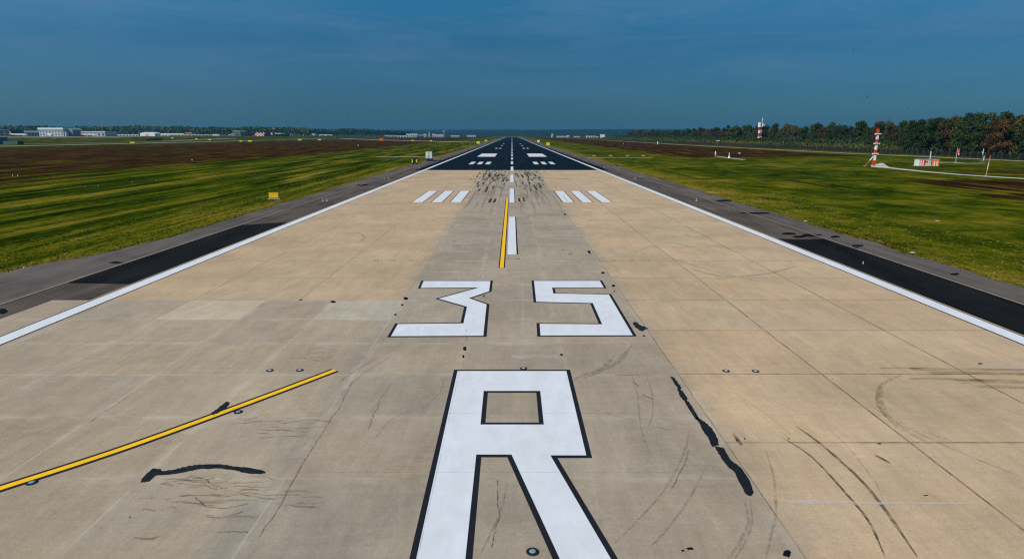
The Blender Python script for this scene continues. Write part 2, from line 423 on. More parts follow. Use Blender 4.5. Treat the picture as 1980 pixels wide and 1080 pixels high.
RW_END = 3720.0
q = MB()
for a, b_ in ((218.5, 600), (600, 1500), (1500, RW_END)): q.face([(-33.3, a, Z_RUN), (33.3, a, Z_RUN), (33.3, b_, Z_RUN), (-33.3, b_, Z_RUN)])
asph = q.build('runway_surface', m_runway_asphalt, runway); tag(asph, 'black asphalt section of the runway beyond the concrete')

# shoulders, with ragged grass edges
def shoulder(sgn):
    q = MB()
    e = []
    y = -50.0
    while y < RW_END:
        e.append(y); y += 1.6 if y < 160 else (5 if y < 500 else 40)
    e.append(RW_END)
    def edge(y):
        x = 40.6 + 0.9 * nz(y * 0.15, sgn * 3.0, 1.0) + 0.45 * nz(y * 0.7, sgn * 8.0, 2.0)
        if sgn < 0: x += 4.8 * sstep(74, 48, y)
        return x
    for a, b_ in zip(e[:-1], e[1:]):
        pts = [(sgn * 36.75, a, 0.018), (sgn * edge(a), a, 0.018), (sgn * edge(b_), b_, 0.018), (sgn * 36.75, b_, 0.018)]
        q.face(pts if sgn > 0 else pts[::-1], 0)
    for a, b_ in ((-50, 100), (100, 600), (600, RW_END)):
        pts = [(sgn * 30.5, a, 0.018), (sgn * 36.4, a, 0.018), (sgn * 36.4, b_, 0.018), (sgn * 30.5, b_, 0.018)]
        q.face(pts if sgn > 0 else pts[::-1], 1)
        pts = [(sgn * 36.52, a, 0.03), (sgn * 36.75, a, 0.03), (sgn * 36.75, b_, 0.03), (sgn * 36.52, b_, 0.03)]
        q.face(pts if sgn > 0 else pts[::-1], 2)
        pts = [(sgn * 36.4, a, 0.014), (sgn * 36.52, a, 0.014), (sgn * 36.52, b_, 0.014), (sgn * 36.4, b_, 0.014)]
        q.face(pts if sgn > 0 else pts[::-1], 3)
    return q
m_drain = simple('drain_kerb', (0.23, 0.18, 0.13), 0.9, 0.2)
m_black = asphalt('bitumen', (0.006, 0.006, 0.0065), 0.5, False)
for sgn in (-1, 1):
    s = shoulder(sgn).build('shoulder_pavement', [m_shoulder_out, m_shoulder_in, m_drain, m_black]); tag(s, kind='structure')
    s['label'] = 'asphalt shoulder with a slot drain on the sign and truck side' if sgn < 0 else 'asphalt shoulder with a slot drain on the mast side'
    q = MB()
    if sgn < 0: q.flat([[(-36.4, 50.0), (-31.0, 49.6), (-31.0, 86.6), (-33.0, 86.0), (-35.2, 84.4), (-36.4, 84.0)]], 0.024)
    else: q.flat([[(31.0, -40), (36.4, -40), (36.4, 72.4), (33.5, 72.0), (31.0, 72.6)]], 0.024)
    p = q.build('asphalt_patch', m_fresh, s); tag(p, 'fresh black asphalt patch beside the edge line')
    # darker bitumen repairs on the outer shoulder
    q = MB()
    spots = [(1525, 452, 16, 3), (1570, 455, 22, 3.6), (1545, 458, 16, 3), (1615, 458, 12, 2.5), (1660, 475, 14, 2.5), (1650, 479, 12, 2), (1846, 530, 12, 2.6), (1462, 412, 30, 2), (1400, 388, 20, 2)] if sgn > 0 else [(644, 505, 1, 1), (224, 508, 16, 2.4), (5, 602, 14, 6), (860, 338, 8, 2), (700, 358, 14, 2)]
    for (px, py, w, h) in spots:
        q.flat([[G(px + w * math.cos(a) * random.uniform(0.6, 1.1), py + h * math.sin(a) * random.uniform(0.6, 1.1)) for a in [2 * math.pi * i / 12 for i in range(12)]][::1]], 0.026)
    p = q.build('bitumen_stain', m_black, s)

# ---------------------------------------------------------------- paint
def paint(name, c, wear=0.12, dirt=(0.30, 0.27, 0.23)):
    m, k, b, o = material(name)
    t = k('ShaderNodeTexCoord').outputs['Object']
    a = k.noise(t, 1.0, 6.0, 0.65, 0.5, stretch=(1.1, 0.5, 1.0)); g = k.noise(t, 22.0, 4.0, 0.75); l = k.noise(t, 0.35, 4.0, 0.6, 0.3)
    s = k.mix(1.0, k.ramp(a, [(0.3, 0.90), (0.7, 1.05)]), k.ramp(g, [(0.3, 0.92), (0.7, 1.05)]), 'MULTIPLY')
    cc = k.mix(1.0, c, s, 'MULTIPLY')
    cc = k.mix(k.math('MULTIPLY', k.ramp(l, [(0.5, 0.0), (0.75, 1.0)]), wear), cc, dirt)
    sc_ = k.ramp(k.noise(t, 5.0, 5.0, 0.8), [(0.66, 0.0), (0.74, 1.0)])
    cc = k.mix(k.math('MULTIPLY', sc_, wear * 1.6), cc, dirt)
    k.link(cc, b.inputs['Base Color']); b.inputs['Roughness'].default_value = 0.75; b.inputs['Specular IOR Level'].default_value = 0.25
    return m
m_white = paint('white_paint', (0.635, 0.65, 0.672))
m_whiteb = paint('aged_white_paint', (0.60, 0.585, 0.59), 0.25)
m_blackp = paint('black_paint', (0.0075, 0.009, 0.013), 0.05, (0.05, 0.05, 0.05))
m_yellow = paint('yellow_paint', (0.90, 0.49, 0.003), 0.10, (0.45, 0.28, 0.05))

def marking(name, rings, label=None, off=0.2, mat=None, z=Z_PNT):
    """paint on the runway: fill plus a black border that stands out by off metres"""
    q = MB(); q.flat(rings, z, 0)
    if off:
        out = [offset_poly(rings[0], off)] + [offset_poly(h, -off) for h in rings[1:]]
        q.flat(out, z - 0.005, 1)
    o = q.build(name, [mat or m_white, m_blackp], runway)
    if label: o['label'] = label
    return o

c3 = [(1265, 15), (1776, 15), (1766, 94), (1612, 146), (1747, 194), (1722, 434), (1015, 438), (1068, 345), (1570, 340), (1597, 212), (1380, 150), (1690, 65), (1242, 68)]
three = [G(500 + x / 3.96, 540 + y / 3.96) for x, y in c3]
c5 = [(130, 14), (634, 14), (664, 66), (268, 66), (278, 111), (703, 119), (886, 431), (180, 433), (173, 343), (652, 347), (580, 184), (147, 174)]
five = [G(1000 + x / 3.96, 540 + y / 3.96) for x, y in c5]
marking('number_marking', [three], 'white number 3 outlined in black')
marking('number_marking', [five], 'white number 5 outlined in black')
yb = 1091.0
r_out = [(885, 718), (1095.5, 718), (1133.8, 881.2), (1064.4, 881.2), (1064.4 + .584 * (yb - 881.2), yb), (989.4 + .4623 * (yb - 879.7), yb), (989.4, 879.7), (921.2, 879.7), (921.2 - .1043 * (yb - 879.7), yb), (865 - .2188 * (yb - 808), yb)]
r_in = [(935.6, 756.6), (1045.0, 756.6), (1051.8, 821.6), (929.3, 821.6)]
marking('letter_marking', [[G(*p) for p in r_out], [G(*p) for p in r_in]], 'white letter R outlined in black')

for sgn in (-1, 1):
    q = MB()
    for a, b_ in ((-40, 120), (120, 700), (700, RW_END)):
        x0, x1 = (29.6, 30.7)
        for (u0, u1, z, m) in ((x0, x1, Z_PNT, 0), (x0 - 0.13, x1 + 0.13, Z_BLK, 1)):
            if m == 1 and a > 500: continue
            pts = [(sgn * u0, a, z), (sgn * u1, a, z), (sgn * u1, b_, z), (sgn * u0, b_, z)]
            q.face(pts if sgn > 0 else pts[::-1], m)
    o_ = q.build('edge_line', [m_white, m_blackp], runway)
y = 62.5; first = True
while y < 3400:
    q = MB(); m_ = m_white if y < 200 else m_whiteb
    q.face([(-0.46, y, Z_PNT), (0.46, y, Z_PNT), (0.46, y + 30, Z_PNT), (-0.46, y + 30, Z_PNT)], 0)
    if y < 200: q.face([(0.46, y, Z_PNT), (0.62, y, Z_PNT), (0.60, y + 30, Z_PNT), (0.46, y + 30, Z_PNT)], 1)
    q.build('centreline_stripe', [m_, m_blackp], runway); y += 50
bars = [(9.2, 11.1), (12.65, 14.5), (16.1, 18.0)]
def rect(x0, x1, y0, y1): return [(x0, y0), (x1, y0), (x1, y1), (x0, y1)]
for y0, y1, cnt in ((113, 136.4, 3), (262.5, 286, 3), (562.5, 586, 2), (712.5, 736, 1), (862.5, 886, 1)):
    for sgn in (-1, 1):
        for (a, b_) in bars[:cnt]:
            if cnt == 1: a, b_ = 10.4, 12.4
            if cnt == 2: a += 0.3; b_ += 0.3
            x0, x1 = sorted((sgn * a, sgn * b_))
            marking('touchdown_bar', [rect(x0, x1, y0, y1)], None, 0.16 if y0 < 200 else 0, m_white if y0 < 200 else m_whiteb)
for sgn in (-1, 1):
    x0, x1 = sorted((sgn * 9.5, sgn * 19.4))
    marking('aiming_point_marking', [rect(x0, x1, 354, 414)], None, 0, m_whiteb)

def line_paint(pts, w, wb, label):
    q = MB(); q.strip(pts, w, Z_PNT + 0.004, 0); q.strip(pts, wb, Z_PNT - 0.002, 1)
    o = q.build('taxi_line', [m_yellow, m_blackp], runway); o['label'] = label
def interp(pts, k=8):
    out = []
    for i in range(len(pts) - 1):
        p0 = Vector(pts[max(0, i - 1)]); p1 = Vector(pts[i]); p2 = Vector(pts[i + 1]); p3 = Vector(pts[min(len(pts) - 1, i + 2)])
        for j in range(k):
            t = j / k
            out.append(tuple(0.5 * ((2 * p1) + (p2 - p0) * t + (2 * p0 - 5 * p1 + 4 * p2 - p3) * t * t + (3 * p1 - p0 - 3 * p2 + p3) * t ** 3)))
    out.append(tuple(pts[-1])); return out
line_paint(interp([G(648, 716.5), G(500, 772.5), G(250, 864), G(0, 945.5), G(-130, 987)]), 0.30, 0.62, 'yellow taxi line with black borders running diagonally over the concrete')
line_paint(interp([G(981, 385.5), G(977.5, 430), G(973, 485), G(970.3, 518)]), 0.36, 0.58, 'yellow taxi line beside the white centreline stripes')

# ---------------------------------------------------------------- wear on the runway: crack seals, cracks, tyre marks
def px_poly(pts, jag=0.0, sub=3):
    """polygon from photo pixels with ragged edges"""
    out = []
    for i in range(len(pts)):
        a = pts[i]; b_ = pts[(i + 1) % len(pts)]
        for j in range(sub):
            t = j / sub
            out.append((a[0] + (b_[0] - a[0]) * t + random.uniform(-jag, jag), a[1] + (b_[1] - a[1]) * t + random.uniform(-jag, jag)))
    return [G(*p) for p in out]
m_seal, k, b, o = material('crack_sealant')
t = k('ShaderNodeTexCoord').outputs['Object']
k.link(k.ramp(k.noise(t, 5.0, 6.0, 0.8, 0.5), [(0.36, (0.004, 0.004, 0.004)), (0.58, (0.010, 0.010, 0.010)), (0.70, (0.045, 0.042, 0.038))]), b.inputs['Base Color'])
b.inputs['Roughness'].default_value = 0.55; b.inputs['Specular IOR Level'].default_value = 0.3
bp = k('ShaderNodeBump', ins={'Strength': 0.5, 'Distance': 0.03}); k.link(k.noise(t, 7.0, 4.0, 0.7), bp.inputs['Height']); k.link(bp.outputs[0], b.inputs['Normal'])
seals = {
 'long black crack seal beside the letter R': [
   [(1297, 729), (1303, 731), (1316, 750), (1315, 755), (1309, 748)],
   [(1311, 753), (1319, 757), (1328, 771), (1326, 778), (1317, 768)],
   [(1325, 776), (1331, 777), (1345, 800), (1351, 811), (1346, 811), (1334, 794)],
   [(1347, 808), (1361, 816), (1376, 830), (1386, 848), (1388, 861), (1378, 864), (1372, 850), (1360, 832)],
   [(1383, 864), (1398, 868), (1411, 890), (1431, 905), (1447, 929), (1455, 952), (1451, 959), (1444, 957), (1435, 941), (1424, 917), (1404, 898), (1391, 878)]],
 'black crack seal at the corner of the number 5': [[(1224, 625), (1229, 623), (1239, 630), (1255, 636), (1246, 637), (1241, 641), (1230, 634)]],
 'curved black crack seal left of the letter R': [
   [(273, 933), (281, 922), (296, 908), (309, 909), (308, 913), (330, 911), (345, 908), (365, 903), (385, 900), (420, 900), (437, 900), (450, 904), (470, 905), (500, 909), (512, 914), (505, 917), (480, 916), (452, 909), (425, 906), (385, 907), (352, 914), (330, 917), (300, 920), (288, 931)]],
 'black crack seal touching the yellow line': [[(409, 801), (418, 794), (438, 778), (443, 778), (441, 785), (430, 795), (413, 803)]],
}
for lab, polys in seals.items():
    q = MB()
    for pl in polys: q.flat([offset_poly(px_poly(pl, 0.75, 5), 0.03)], Z_PNT + 0.006)
    q.build('crack_seal', m_seal, runway)['label'] = lab
blobs = [(785, 578, 5, 3), (778, 590, 2.5, 2), (765, 609, 2.5, 1.6), (644, 584, 5, 2.2), (899, 675, 3, 5), (896, 690, 2, 3), (1086, 686.5, 3, 2), (1186, 553, 4, 2.2), (1188, 564, 2, 1.3), (1139, 487, 3, 2.2), (1141, 490, 2.5, 1.2), (1166, 528, 4, 2.3), (1093, 415, 2.5, 1.5), (1245, 650, 3, 1.3), (936, 573, 2, 1.2), (582, 580.5, 4, 1), (1522, 1072, 9, 7), (1335, 1062, 8, 3), (1320, 1066, 3, 2), (902, 640, 1, 1), (251, 1001, 1.5, 1), (1700, 859, 5, 1), (1525, 849, 2, 1), (1790, 959, 5, 0.8), (1895, 704, 5, 1.4), (1440, 849, 1.6, 1.8), (1424, 853, 1.5, 1)]
q = MB()
for (px, py, w, h) in blobs:
    q.flat([[G(px + w * math.cos(a) * random.uniform(0.65, 1.2), py + h * math.sin(a) * random.uniform(0.65, 1.2)) for a in [2 * math.pi * i / 11 for i in range(11)]]], Z_PNT + 0.006)
tag(q.build('bitumen_spots', m_black, runway), kind='stuff')

def stain(name, c, lo, hi, opacity, scale=(2.0, 0.6, 1)):
    m, k, b, o = material(name)
    t = k('ShaderNodeTexCoord').outputs['Object']
    f = k.math('MULTIPLY', k.ramp(k.noise(t, 1.0, 6.0, 0.7, 0.3, stretch=scale), [(lo, 0.0), (hi, 1.0)]), opacity)
    b.inputs['Base Color'].default_value = (*c, 1); b.inputs['Roughness'].default_value = 0.85; b.inputs['Specular IOR Level'].default_value = 0.1
    tr = k('ShaderNodeBsdfTransparent'); mx = k('ShaderNodeMixShader'); k.link(f, mx.inputs[0]); k.link(tr.outputs[0], mx.inputs[1]); k.link(b.outputs[0], mx.inputs[2])
    k.link(mx.outputs[0], o.inputs[0]); return m
m_rub = stain('tyre_rubber', (0.020, 0.018, 0.017), 0.25, 0.55, 0.92)
m_rub_faint = stain('faint_tyre_rubber', (0.045, 0.038, 0.034), 0.36, 0.70, 0.30, (5.0, 3.0, 1))
m_rub_mid = stain('medium_tyre_rubber', (0.025, 0.021, 0.018), 0.30, 0.62, 0.66, (5.0, 2.0, 1))
m_crack = stain('rusty_crack', (0.10, 0.060, 0.032), 0.36, 0.60, 0.60, (1.2, 4.0, 1))
m_lime = stain('pale_smear', (0.58, 0.54, 0.49), 0.34, 0.70, 0.55, (1.0, 3.0, 1))
m_chalk = stain('chalky_line', (0.62, 0.58, 0.53), 0.30, 0.62, 0.62, (1.5, 6.0, 1))
m_dust = stain('brown_smear', (0.16, 0.105, 0.065), 0.38, 0.68, 0.5, (0.5, 4.0, 1))

# landing marks before the asphalt: short black dashes either side of the stripes
q = MB()
dash = [(1117, 845, 1147, 810), (1225, 860, 1262, 775), (1328, 822, 1355, 770), (1095, 748, 1128, 712), (1183, 748, 1205, 715), (1282, 1018, 1312, 960), (1350, 1018, 1378, 960), (1100, 640, 1116, 620), (1135, 590, 1150, 560), (1185, 640, 1205, 600), (1215, 605, 1238, 565), (1270, 630, 1300, 585), (1370, 605, 1385, 585), (1415, 625, 1430, 585), (1462, 620, 1472, 600), (1490, 705, 1500, 672), (1540, 705, 1552, 672), (1320, 670, 1340, 640), (1345, 705, 1368, 675), (1280, 625, 1290, 600)]
for (ax, ay, bx, by) in dash:
    a = G(780 + ax / 7.714, 260 + ay / 7.714); b_ = G(780 + bx / 7.714, 260 + by / 7.714); q.strip([a, b_], random.uniform(0.32, 0.5), Z_PNT + 0.003)
dash = [(345, 812, 365, 843), (398, 750, 455, 832), (470, 722, 515, 780), (185, 950, 192, 1003), (250, 940, 264, 998), (225, 600, 245, 648), (310, 590, 328, 648), (150, 580, 175, 640), (395, 640, 415, 668), (475, 625, 495, 635), (365, 665, 390, 690), (230, 715, 245, 750), (330, 712, 350, 738), (420, 600, 440, 625), (510, 680, 540, 690), (255, 560, 290, 610), (300, 560, 330, 590), (340, 590, 360, 620)]
for (ax, ay, bx, by) in dash:
    a = G(980 + ax / 7.714, 260 + ay / 7.714); b_ = G(980 + bx / 7.714, 260 + by / 7.714); q.strip([a, b_], random.uniform(0.32, 0.5), Z_PNT + 0.003)
tag(q.build('tyre_marks', m_rub, runway), 'short black rubber dashes either side of the centreline', kind='stuff')
q = MB()
for i in range(170):
    y = random.uniform(168, 217) if i < 130 else random.uniform(140, 190)
    x = random.choice((-1, 1)) * max(1.0, abs(random.gauss(5.2, 2.6)))
    if abs(x) > 11.5: continue
    L = random.uniform(2.0, 8.0); dx = random.uniform(-0.12, 0.12); w = random.uniform(0.2, 0.5)
    q.strip([(x, y), (x + dx, min(y + L, 218.3))], w, Z_PNT + 0.0015)
tag(q.build('tyre_marks', m_rub_mid, runway), kind='stuff')
q = MB()
def cstrip(pts, w, z=Z_PNT + 0.0025):
    L = interp([G(*p) for p in pts], 8); k_ = len(L)
    q.strip(L, [w * min(1.0, 0.25 + 4.0 * min(j, k_ - 1 - j) / k_) * random.uniform(0.8, 1.1) for j in range(k_)], z)
cstrip([(1510, 845), (1570, 885), (1640, 960), (1680, 1010), (1712, 1080)], 0.10)
cstrip([(1540, 825), (1590, 862), (1660, 925), (1710, 985), (1775, 1080)], 0.13)
tag(q.build('tyre_marks', m_rub_mid, runway), 'pair of curved dark tyre tracks on the beige slabs', kind='stuff')
q = MB()
for pts, w in ([[(1590, 820), (1635, 860), (1690, 930), (1708, 970)], 0.08], [[(1420, 760), (1480, 800), (1540, 850)], 0.08], [[(1440, 970), (1446, 1010), (1430, 1050), (1405, 1085)], 0.16], [[(1450, 968), (1454, 1010), (1440, 1050), (1418, 1085)], 0.10], [[(1480, 870), (1495, 920), (1500, 990), (1490, 1040), (1480, 1085)], 0.13],
               [[(1332, 830), (1325, 870), (1290, 940), (1240, 1000), (1190, 1050)], 0.12], [[(1365, 905), (1330, 970), (1285, 1030), (1255, 1060)], 0.12], [[(1190, 685), (1165, 712), (1130, 725), (1108, 738)], 0.35], [[(1222, 668), (1195, 700), (1160, 718), (1128, 733)], 0.45],
               [[(1248, 720), (1260, 760), (1262, 800), (1250, 835)], 0.10], [[(1220, 720), (1232, 760), (1240, 830), (1258, 880)], 0.10], [[(1140, 790), (1190, 805), (1235, 815)], 0.09], [[(980, 925), (975, 965), (950, 1030), (925, 1080)], 0.09], [[(1705, 740), (1700, 770), (1712, 800), (1745, 830), (1800, 860)], 0.45], [[(1745, 725), (1705, 745), (1697, 780), (1720, 815)], 0.25],
               [[(735, 690), (680, 722), (655, 742)], 0.22], [[(755, 690), (700, 725), (670, 757)], 0.14], [[(810, 790), (760, 810), (720, 855)], 0.08], [[(850, 720), (770, 735), (745, 760), (715, 800)], 0.08],
               [[(1720, 810), (1800, 850), (1880, 885), (1980, 925)], 0.14], [[(1690, 790), (1770, 830), (1850, 855)], 0.10], [[(935, 343), (930, 360), (937, 378), (955, 398)], 0.3], [[(1220, 490), (1290, 470), (1340, 480)], 0.4], [[(1335, 520), (1400, 535), (1480, 530), (1540, 515)], 0.7], [[(1300, 500), (1380, 525), (1470, 545)], 0.4], [[(660, 455), (690, 450), (705, 460), (690, 470)], 0.5], [[(820, 790), (850, 760), (858, 735)], 0.07]):
    cstrip(pts, w * 0.72)
tag(q.build('tyre_marks', m_rub_faint, runway), kind='stuff')
q = MB()
for (x0, x1, y, w) in ((1760, 1985, 714, 0.35), (1800, 1985, 722, 0.5), (1760, 1900, 733, 0.3), (1850, 1985, 738, 0.5), (1700, 1830, 712, 0.2), (1890, 1985, 748, 0.4), (850, 960, 346, 1.5), (1020, 1100, 345, 1.8), (780, 850, 336, 1.4), (1030, 1180, 333, 1.2)):
    q.strip(interp([G(x0, y), G((x0 + x1) / 2, y + random.uniform(-1, 1)), G(x1, y + 2)], 5), w, Z_PNT + 0.002)
for i in range(46):
    x0 = random.gauss(400, 55); y0_ = 922 + abs(random.gauss(0, 45)); L = random.uniform(20, 80)
    if i > 34: x0, y0_ = random.choice(((600, 690), (545, 838), (470, 820), (570, 965))); x0 += random.uniform(-40, 30); y0_ += random.uniform(-14, 14)
    q.strip(interp([G(x0, y0_), G(x0 + L / 2, y0_ + random.uniform(-4, 4)), G(x0 + L, y0_ + random.uniform(-4, 4))], 5), [random.uniform(.04, .13) * v for v in (.2, .5, .8, 1, 1, 1, 1, 1, .8, .5, .2)], Z_PNT + 0.0015)
tag(q.build('brown_smears', m_dust, runway), kind='stuff')
q = MB()
cstrip([(1418, 838), (1427, 852), (1434, 862)], 0.16); cstrip([(1690, 880), (1706, 888), (1722, 897)], 0.14); cstrip([(1243, 764), (1252, 768), (1262, 773)], 0.07); cstrip([(1228, 742), (1236, 748)], 0.06); cstrip([(1270, 826), (1294, 832)], 0.04)
tag(q.build('rubber_scuffs', m_rub_mid, runway), kind='stuff')
q = MB()
tag(q.build('pale_smears', m_lime, runway), kind='stuff'); q = MB()
q.strip(interp([G(1507, 970), G(1560, 972), G(1660, 974), G(1760, 974), G(1880, 975.5)], 6), [0.02, 0.08, 0.13, 0.17, 0.20, 0.20] + [0.19] * 6 + [0.14] * 6 + [0.10, .09, .08, .07, .05, .03, .01], Z_PNT + 0.003)
tag(q.build('pale_smears', m_chalk, runway), 'pale worn line across the beige slabs', kind='stuff'); q = MB()
q.strip([G(1880, 706), G(1985, 708)], 0.25, Z_PNT + 0.003); q.strip([G(1890, 711), G(1985, 714)], 0.18, Z_PNT + 0.003)
q.strip([G(1012, 545), G(1012.5, 600), G(1011, 648)], [0.10, 0.12, 0.3], Z_PNT + 0.003)
for (x0, x1, y) in ((870, 960, 434), (860, 900, 449), (1060, 1130, 455), (1070, 1140, 462), (850, 930, 470), (1000, 1060, 497), (1040, 1120, 511), (1000, 1085, 660), (990, 1080, 690), (280, 395, 588), (900, 1000, 520)):
    q.strip(interp([G(x0, y), G((x0 + x1) / 2, y + random.uniform(-1, 1)), G(x1, y + random.uniform(-1, 1))], 5), random.uniform(0.3, 0.7), Z_PNT - 0.004)
for pts, w in ([[(1910, 760), (1925, 780), (1960, 805)], 0.06], [[(1362, 560), (1390, 554)], 0.2]):
    cstrip(pts, w)
tag(q.build('pale_smears', m_lime, runway), kind='stuff')
q = MB()
def crack(pts, w, jag=2.0):
    out = []
    for i in range(len(pts) - 1):
        for j in range(6):
            t = j / 6; out.append(G(pts[i][0] * (1 - t) + pts[i + 1][0] * t + random.uniform(-jag, jag), pts[i][1] * (1 - t) + pts[i + 1][1] * t + random.uniform(-jag, jag) * 0.5))
    out.append(G(*pts[-1])); q.strip(out, w, Z_PNT + 0.002)
for pts in ([(312, 936), (345, 930), (400, 928), (415, 925)], [(345, 936), (400, 940), (420, 948)], [(400, 928), (412, 940), (440, 946)], [(322, 966), (350, 960), (395, 958), (430, 962), (462, 956), (500, 962)], [(455, 940), (490, 942), (515, 943)], [(375, 960), (400, 982), (440, 984), (480, 974)], [(400, 1000), (430, 1003), (470, 990)], [(500, 840), (545, 832), (575, 836), (598, 835)], [(500, 848), (550, 845), (595, 843)], [(595, 678), (622, 674), (650, 677)], [(578, 687), (605, 684), (650, 680)], [(560, 695), (590, 691), (628, 692)], [(575, 690), (620, 699), (650, 688)], [(670, 698), (695, 692)], [(420, 1030), (450, 1029), (480, 1030)], [(840, 420), (842, 421)], [(545, 820), (600, 812), (640, 816)], [(470, 815), (500, 806), (520, 800)]):
    crack(pts, 0.042)
tag(q.build('rusty_cracks', m_crack, runway), 'rusty hairline cracks in the grey slabs', kind='stuff')
q = MB()
for pts in ([(640, 812), (655, 790), (683, 737)], [(500, 1040), (540, 980), (585, 900), (640, 812)], [(735, 780), (722, 803), (712, 830)], [(1300, 945), (1320, 905), (1332, 870)], [(172, 818), (215, 790), (250, 768)], [(960, 930), (965, 1000), (950, 1060)]):
    crack(pts, 0.04, 2.0)
tag(q.build('dark_cracks', m_crack, runway), kind='stuff')
q = MB()
for i in range(150):
    y = random.uniform(95, 205); x = random.choice((-1, 1)) * abs(random.gauss(5.0, 2.4)); L = random.uniform(10, 38)
    if abs(x) < 0.8 or abs(x) > 12: continue
    y2 = min(y + L, 218.3); dx = random.uniform(-.15, .15); w = random.uniform(.15, .45)
    q.strip([(x, y), (x + dx * .5, (y + y2) / 2), (x + dx, y2)], [w * .3, w, w * .8], Z_PNT + 0.001)
tag(q.build('rubber_streaks', m_rub_faint, runway), kind='stuff')
q = MB()
for pts in ([(-2.71, 15.5), (-2.69, 22), (-2.70, 30.4)], [(2.81, 24.5), (2.80, 30.4)], [(-6.5, 20.4), (-2, 20.42), (5.5, 20.4)], [(-5.5, 25.3), (0, 25.31), (5.5, 25.3)]): q.strip(pts, 0.03, Z_PNT + 0.003)
tag(q.build('hairline_joints', m_rub_faint, runway), kind='stuff')
# marks burnt into the far black asphalt
q = MB()
for i in range(90):
    y = random.uniform(225, 520); x = random.choice((-1, 1)) * abs(random.gauss(6, 3)); q.strip([(x, y), (x + random.uniform(-.2, .2), y + random.uniform(12, 50))], random.uniform(0.2, 0.5), Z_RUN + 0.004)
m_scuff = stain('asphalt_scuff', (0.05, 0.06, 0.07), 0.4, 0.7, 0.35)
tag(q.build('rubber_streaks', m_scuff, runway), kind='stuff')

# ---------------------------------------------------------------- roads and paths
def road(name, pts, w, mat, z=0.012, label=None, jit=0.06):
    q = MB(); d = []
    for i in range(len(pts) - 1):
        a, b_ = Vector(pts[i]), Vector(pts[i + 1]); k = max(2, min(60, int((b_ - a).length / 3)))
        for j in range(k): d.append(tuple(a.lerp(b_, j / k)))
    d.append(pts[-1]); q.strip(d, w, z, 0, jit)
    q.v = [(x, y, zz + ground_z(x, y)) for x, y, zz in q.v]
    o = q.build(name, mat); tag(o, label, kind='structure'); return o
road('gravel_path', interp([G(1692, 318.5), G(1712, 323.5), G(1780, 331), G(1850, 337), G(1920, 341.8), G(2010, 347)], 6), 3.4, m_gravel, 0.02)
q = MB(); q.flat([[G(*p) for p in ((1684, 322.5), (1690, 318.5), (1703, 315.3), (1709, 316), (1716, 321), (1722, 324.5), (1700, 324))]], 0.026); tag(q.build('gravel_path', m_gravel), kind='structure')
road('service_road', [(237, 150), (236, 300), (222, 420), (208, 640), (206, 800), (208, 1100), (206, 1500)], 4.0, m_dirt_road, 0.014)
road('footpath', [G(1137, 304.5), G(1263, 304.8)], 3.2, m_gravel, 0.012)
road('footpath', [G(728, 303.3), G(838, 303.3)], 3.0, m_gravel, 0.012)
road('footpath', [G(1812, 314.5), G(1840, 314), G(1870, 316), G(1905, 315.5)], 2.6, m_gravel, 0.02)
road('footpath', [G(1385, 302), G(1440, 309)], 2.0, m_gravel, 0.02)
road('footpath', [G(1765, 321.3), G(1812, 320.7)], 1.4, m_gravel, 0.03)
road('taxiway', [(-540, 420), (-540, 675), (-530, 940), (-545, 1280), (-590, 1720), (-600, 2600)], 17, m_taxi, 0.02)
road('taxiway', [(-41, 1050), (-90, 1090), (-300, 1500), (-550, 2070)], 24, m_taxi, 0.022)
road('taxiway', [(-640, 600), (-640, 900), (-650, 1500)], 26, m_apron, 0.016)
q = MB()
ax = [-4200 + 140 * i for i in range(26)]; ay = [1360, 1400, 1440, 1480, 1600, 1900, 2300]
for i in range(len(ax) - 1):
    for j in range(len(ay) - 1):
        q.face([(x, y, ground_z(x, y) + 0.05) for x, y in ((ax[i], ay[j]), (ax[i + 1], ay[j]), (ax[i + 1], ay[j + 1]), (ax[i], ay[j + 1]))])
tag(q.build('apron_pavement', m_apron), kind='structure')

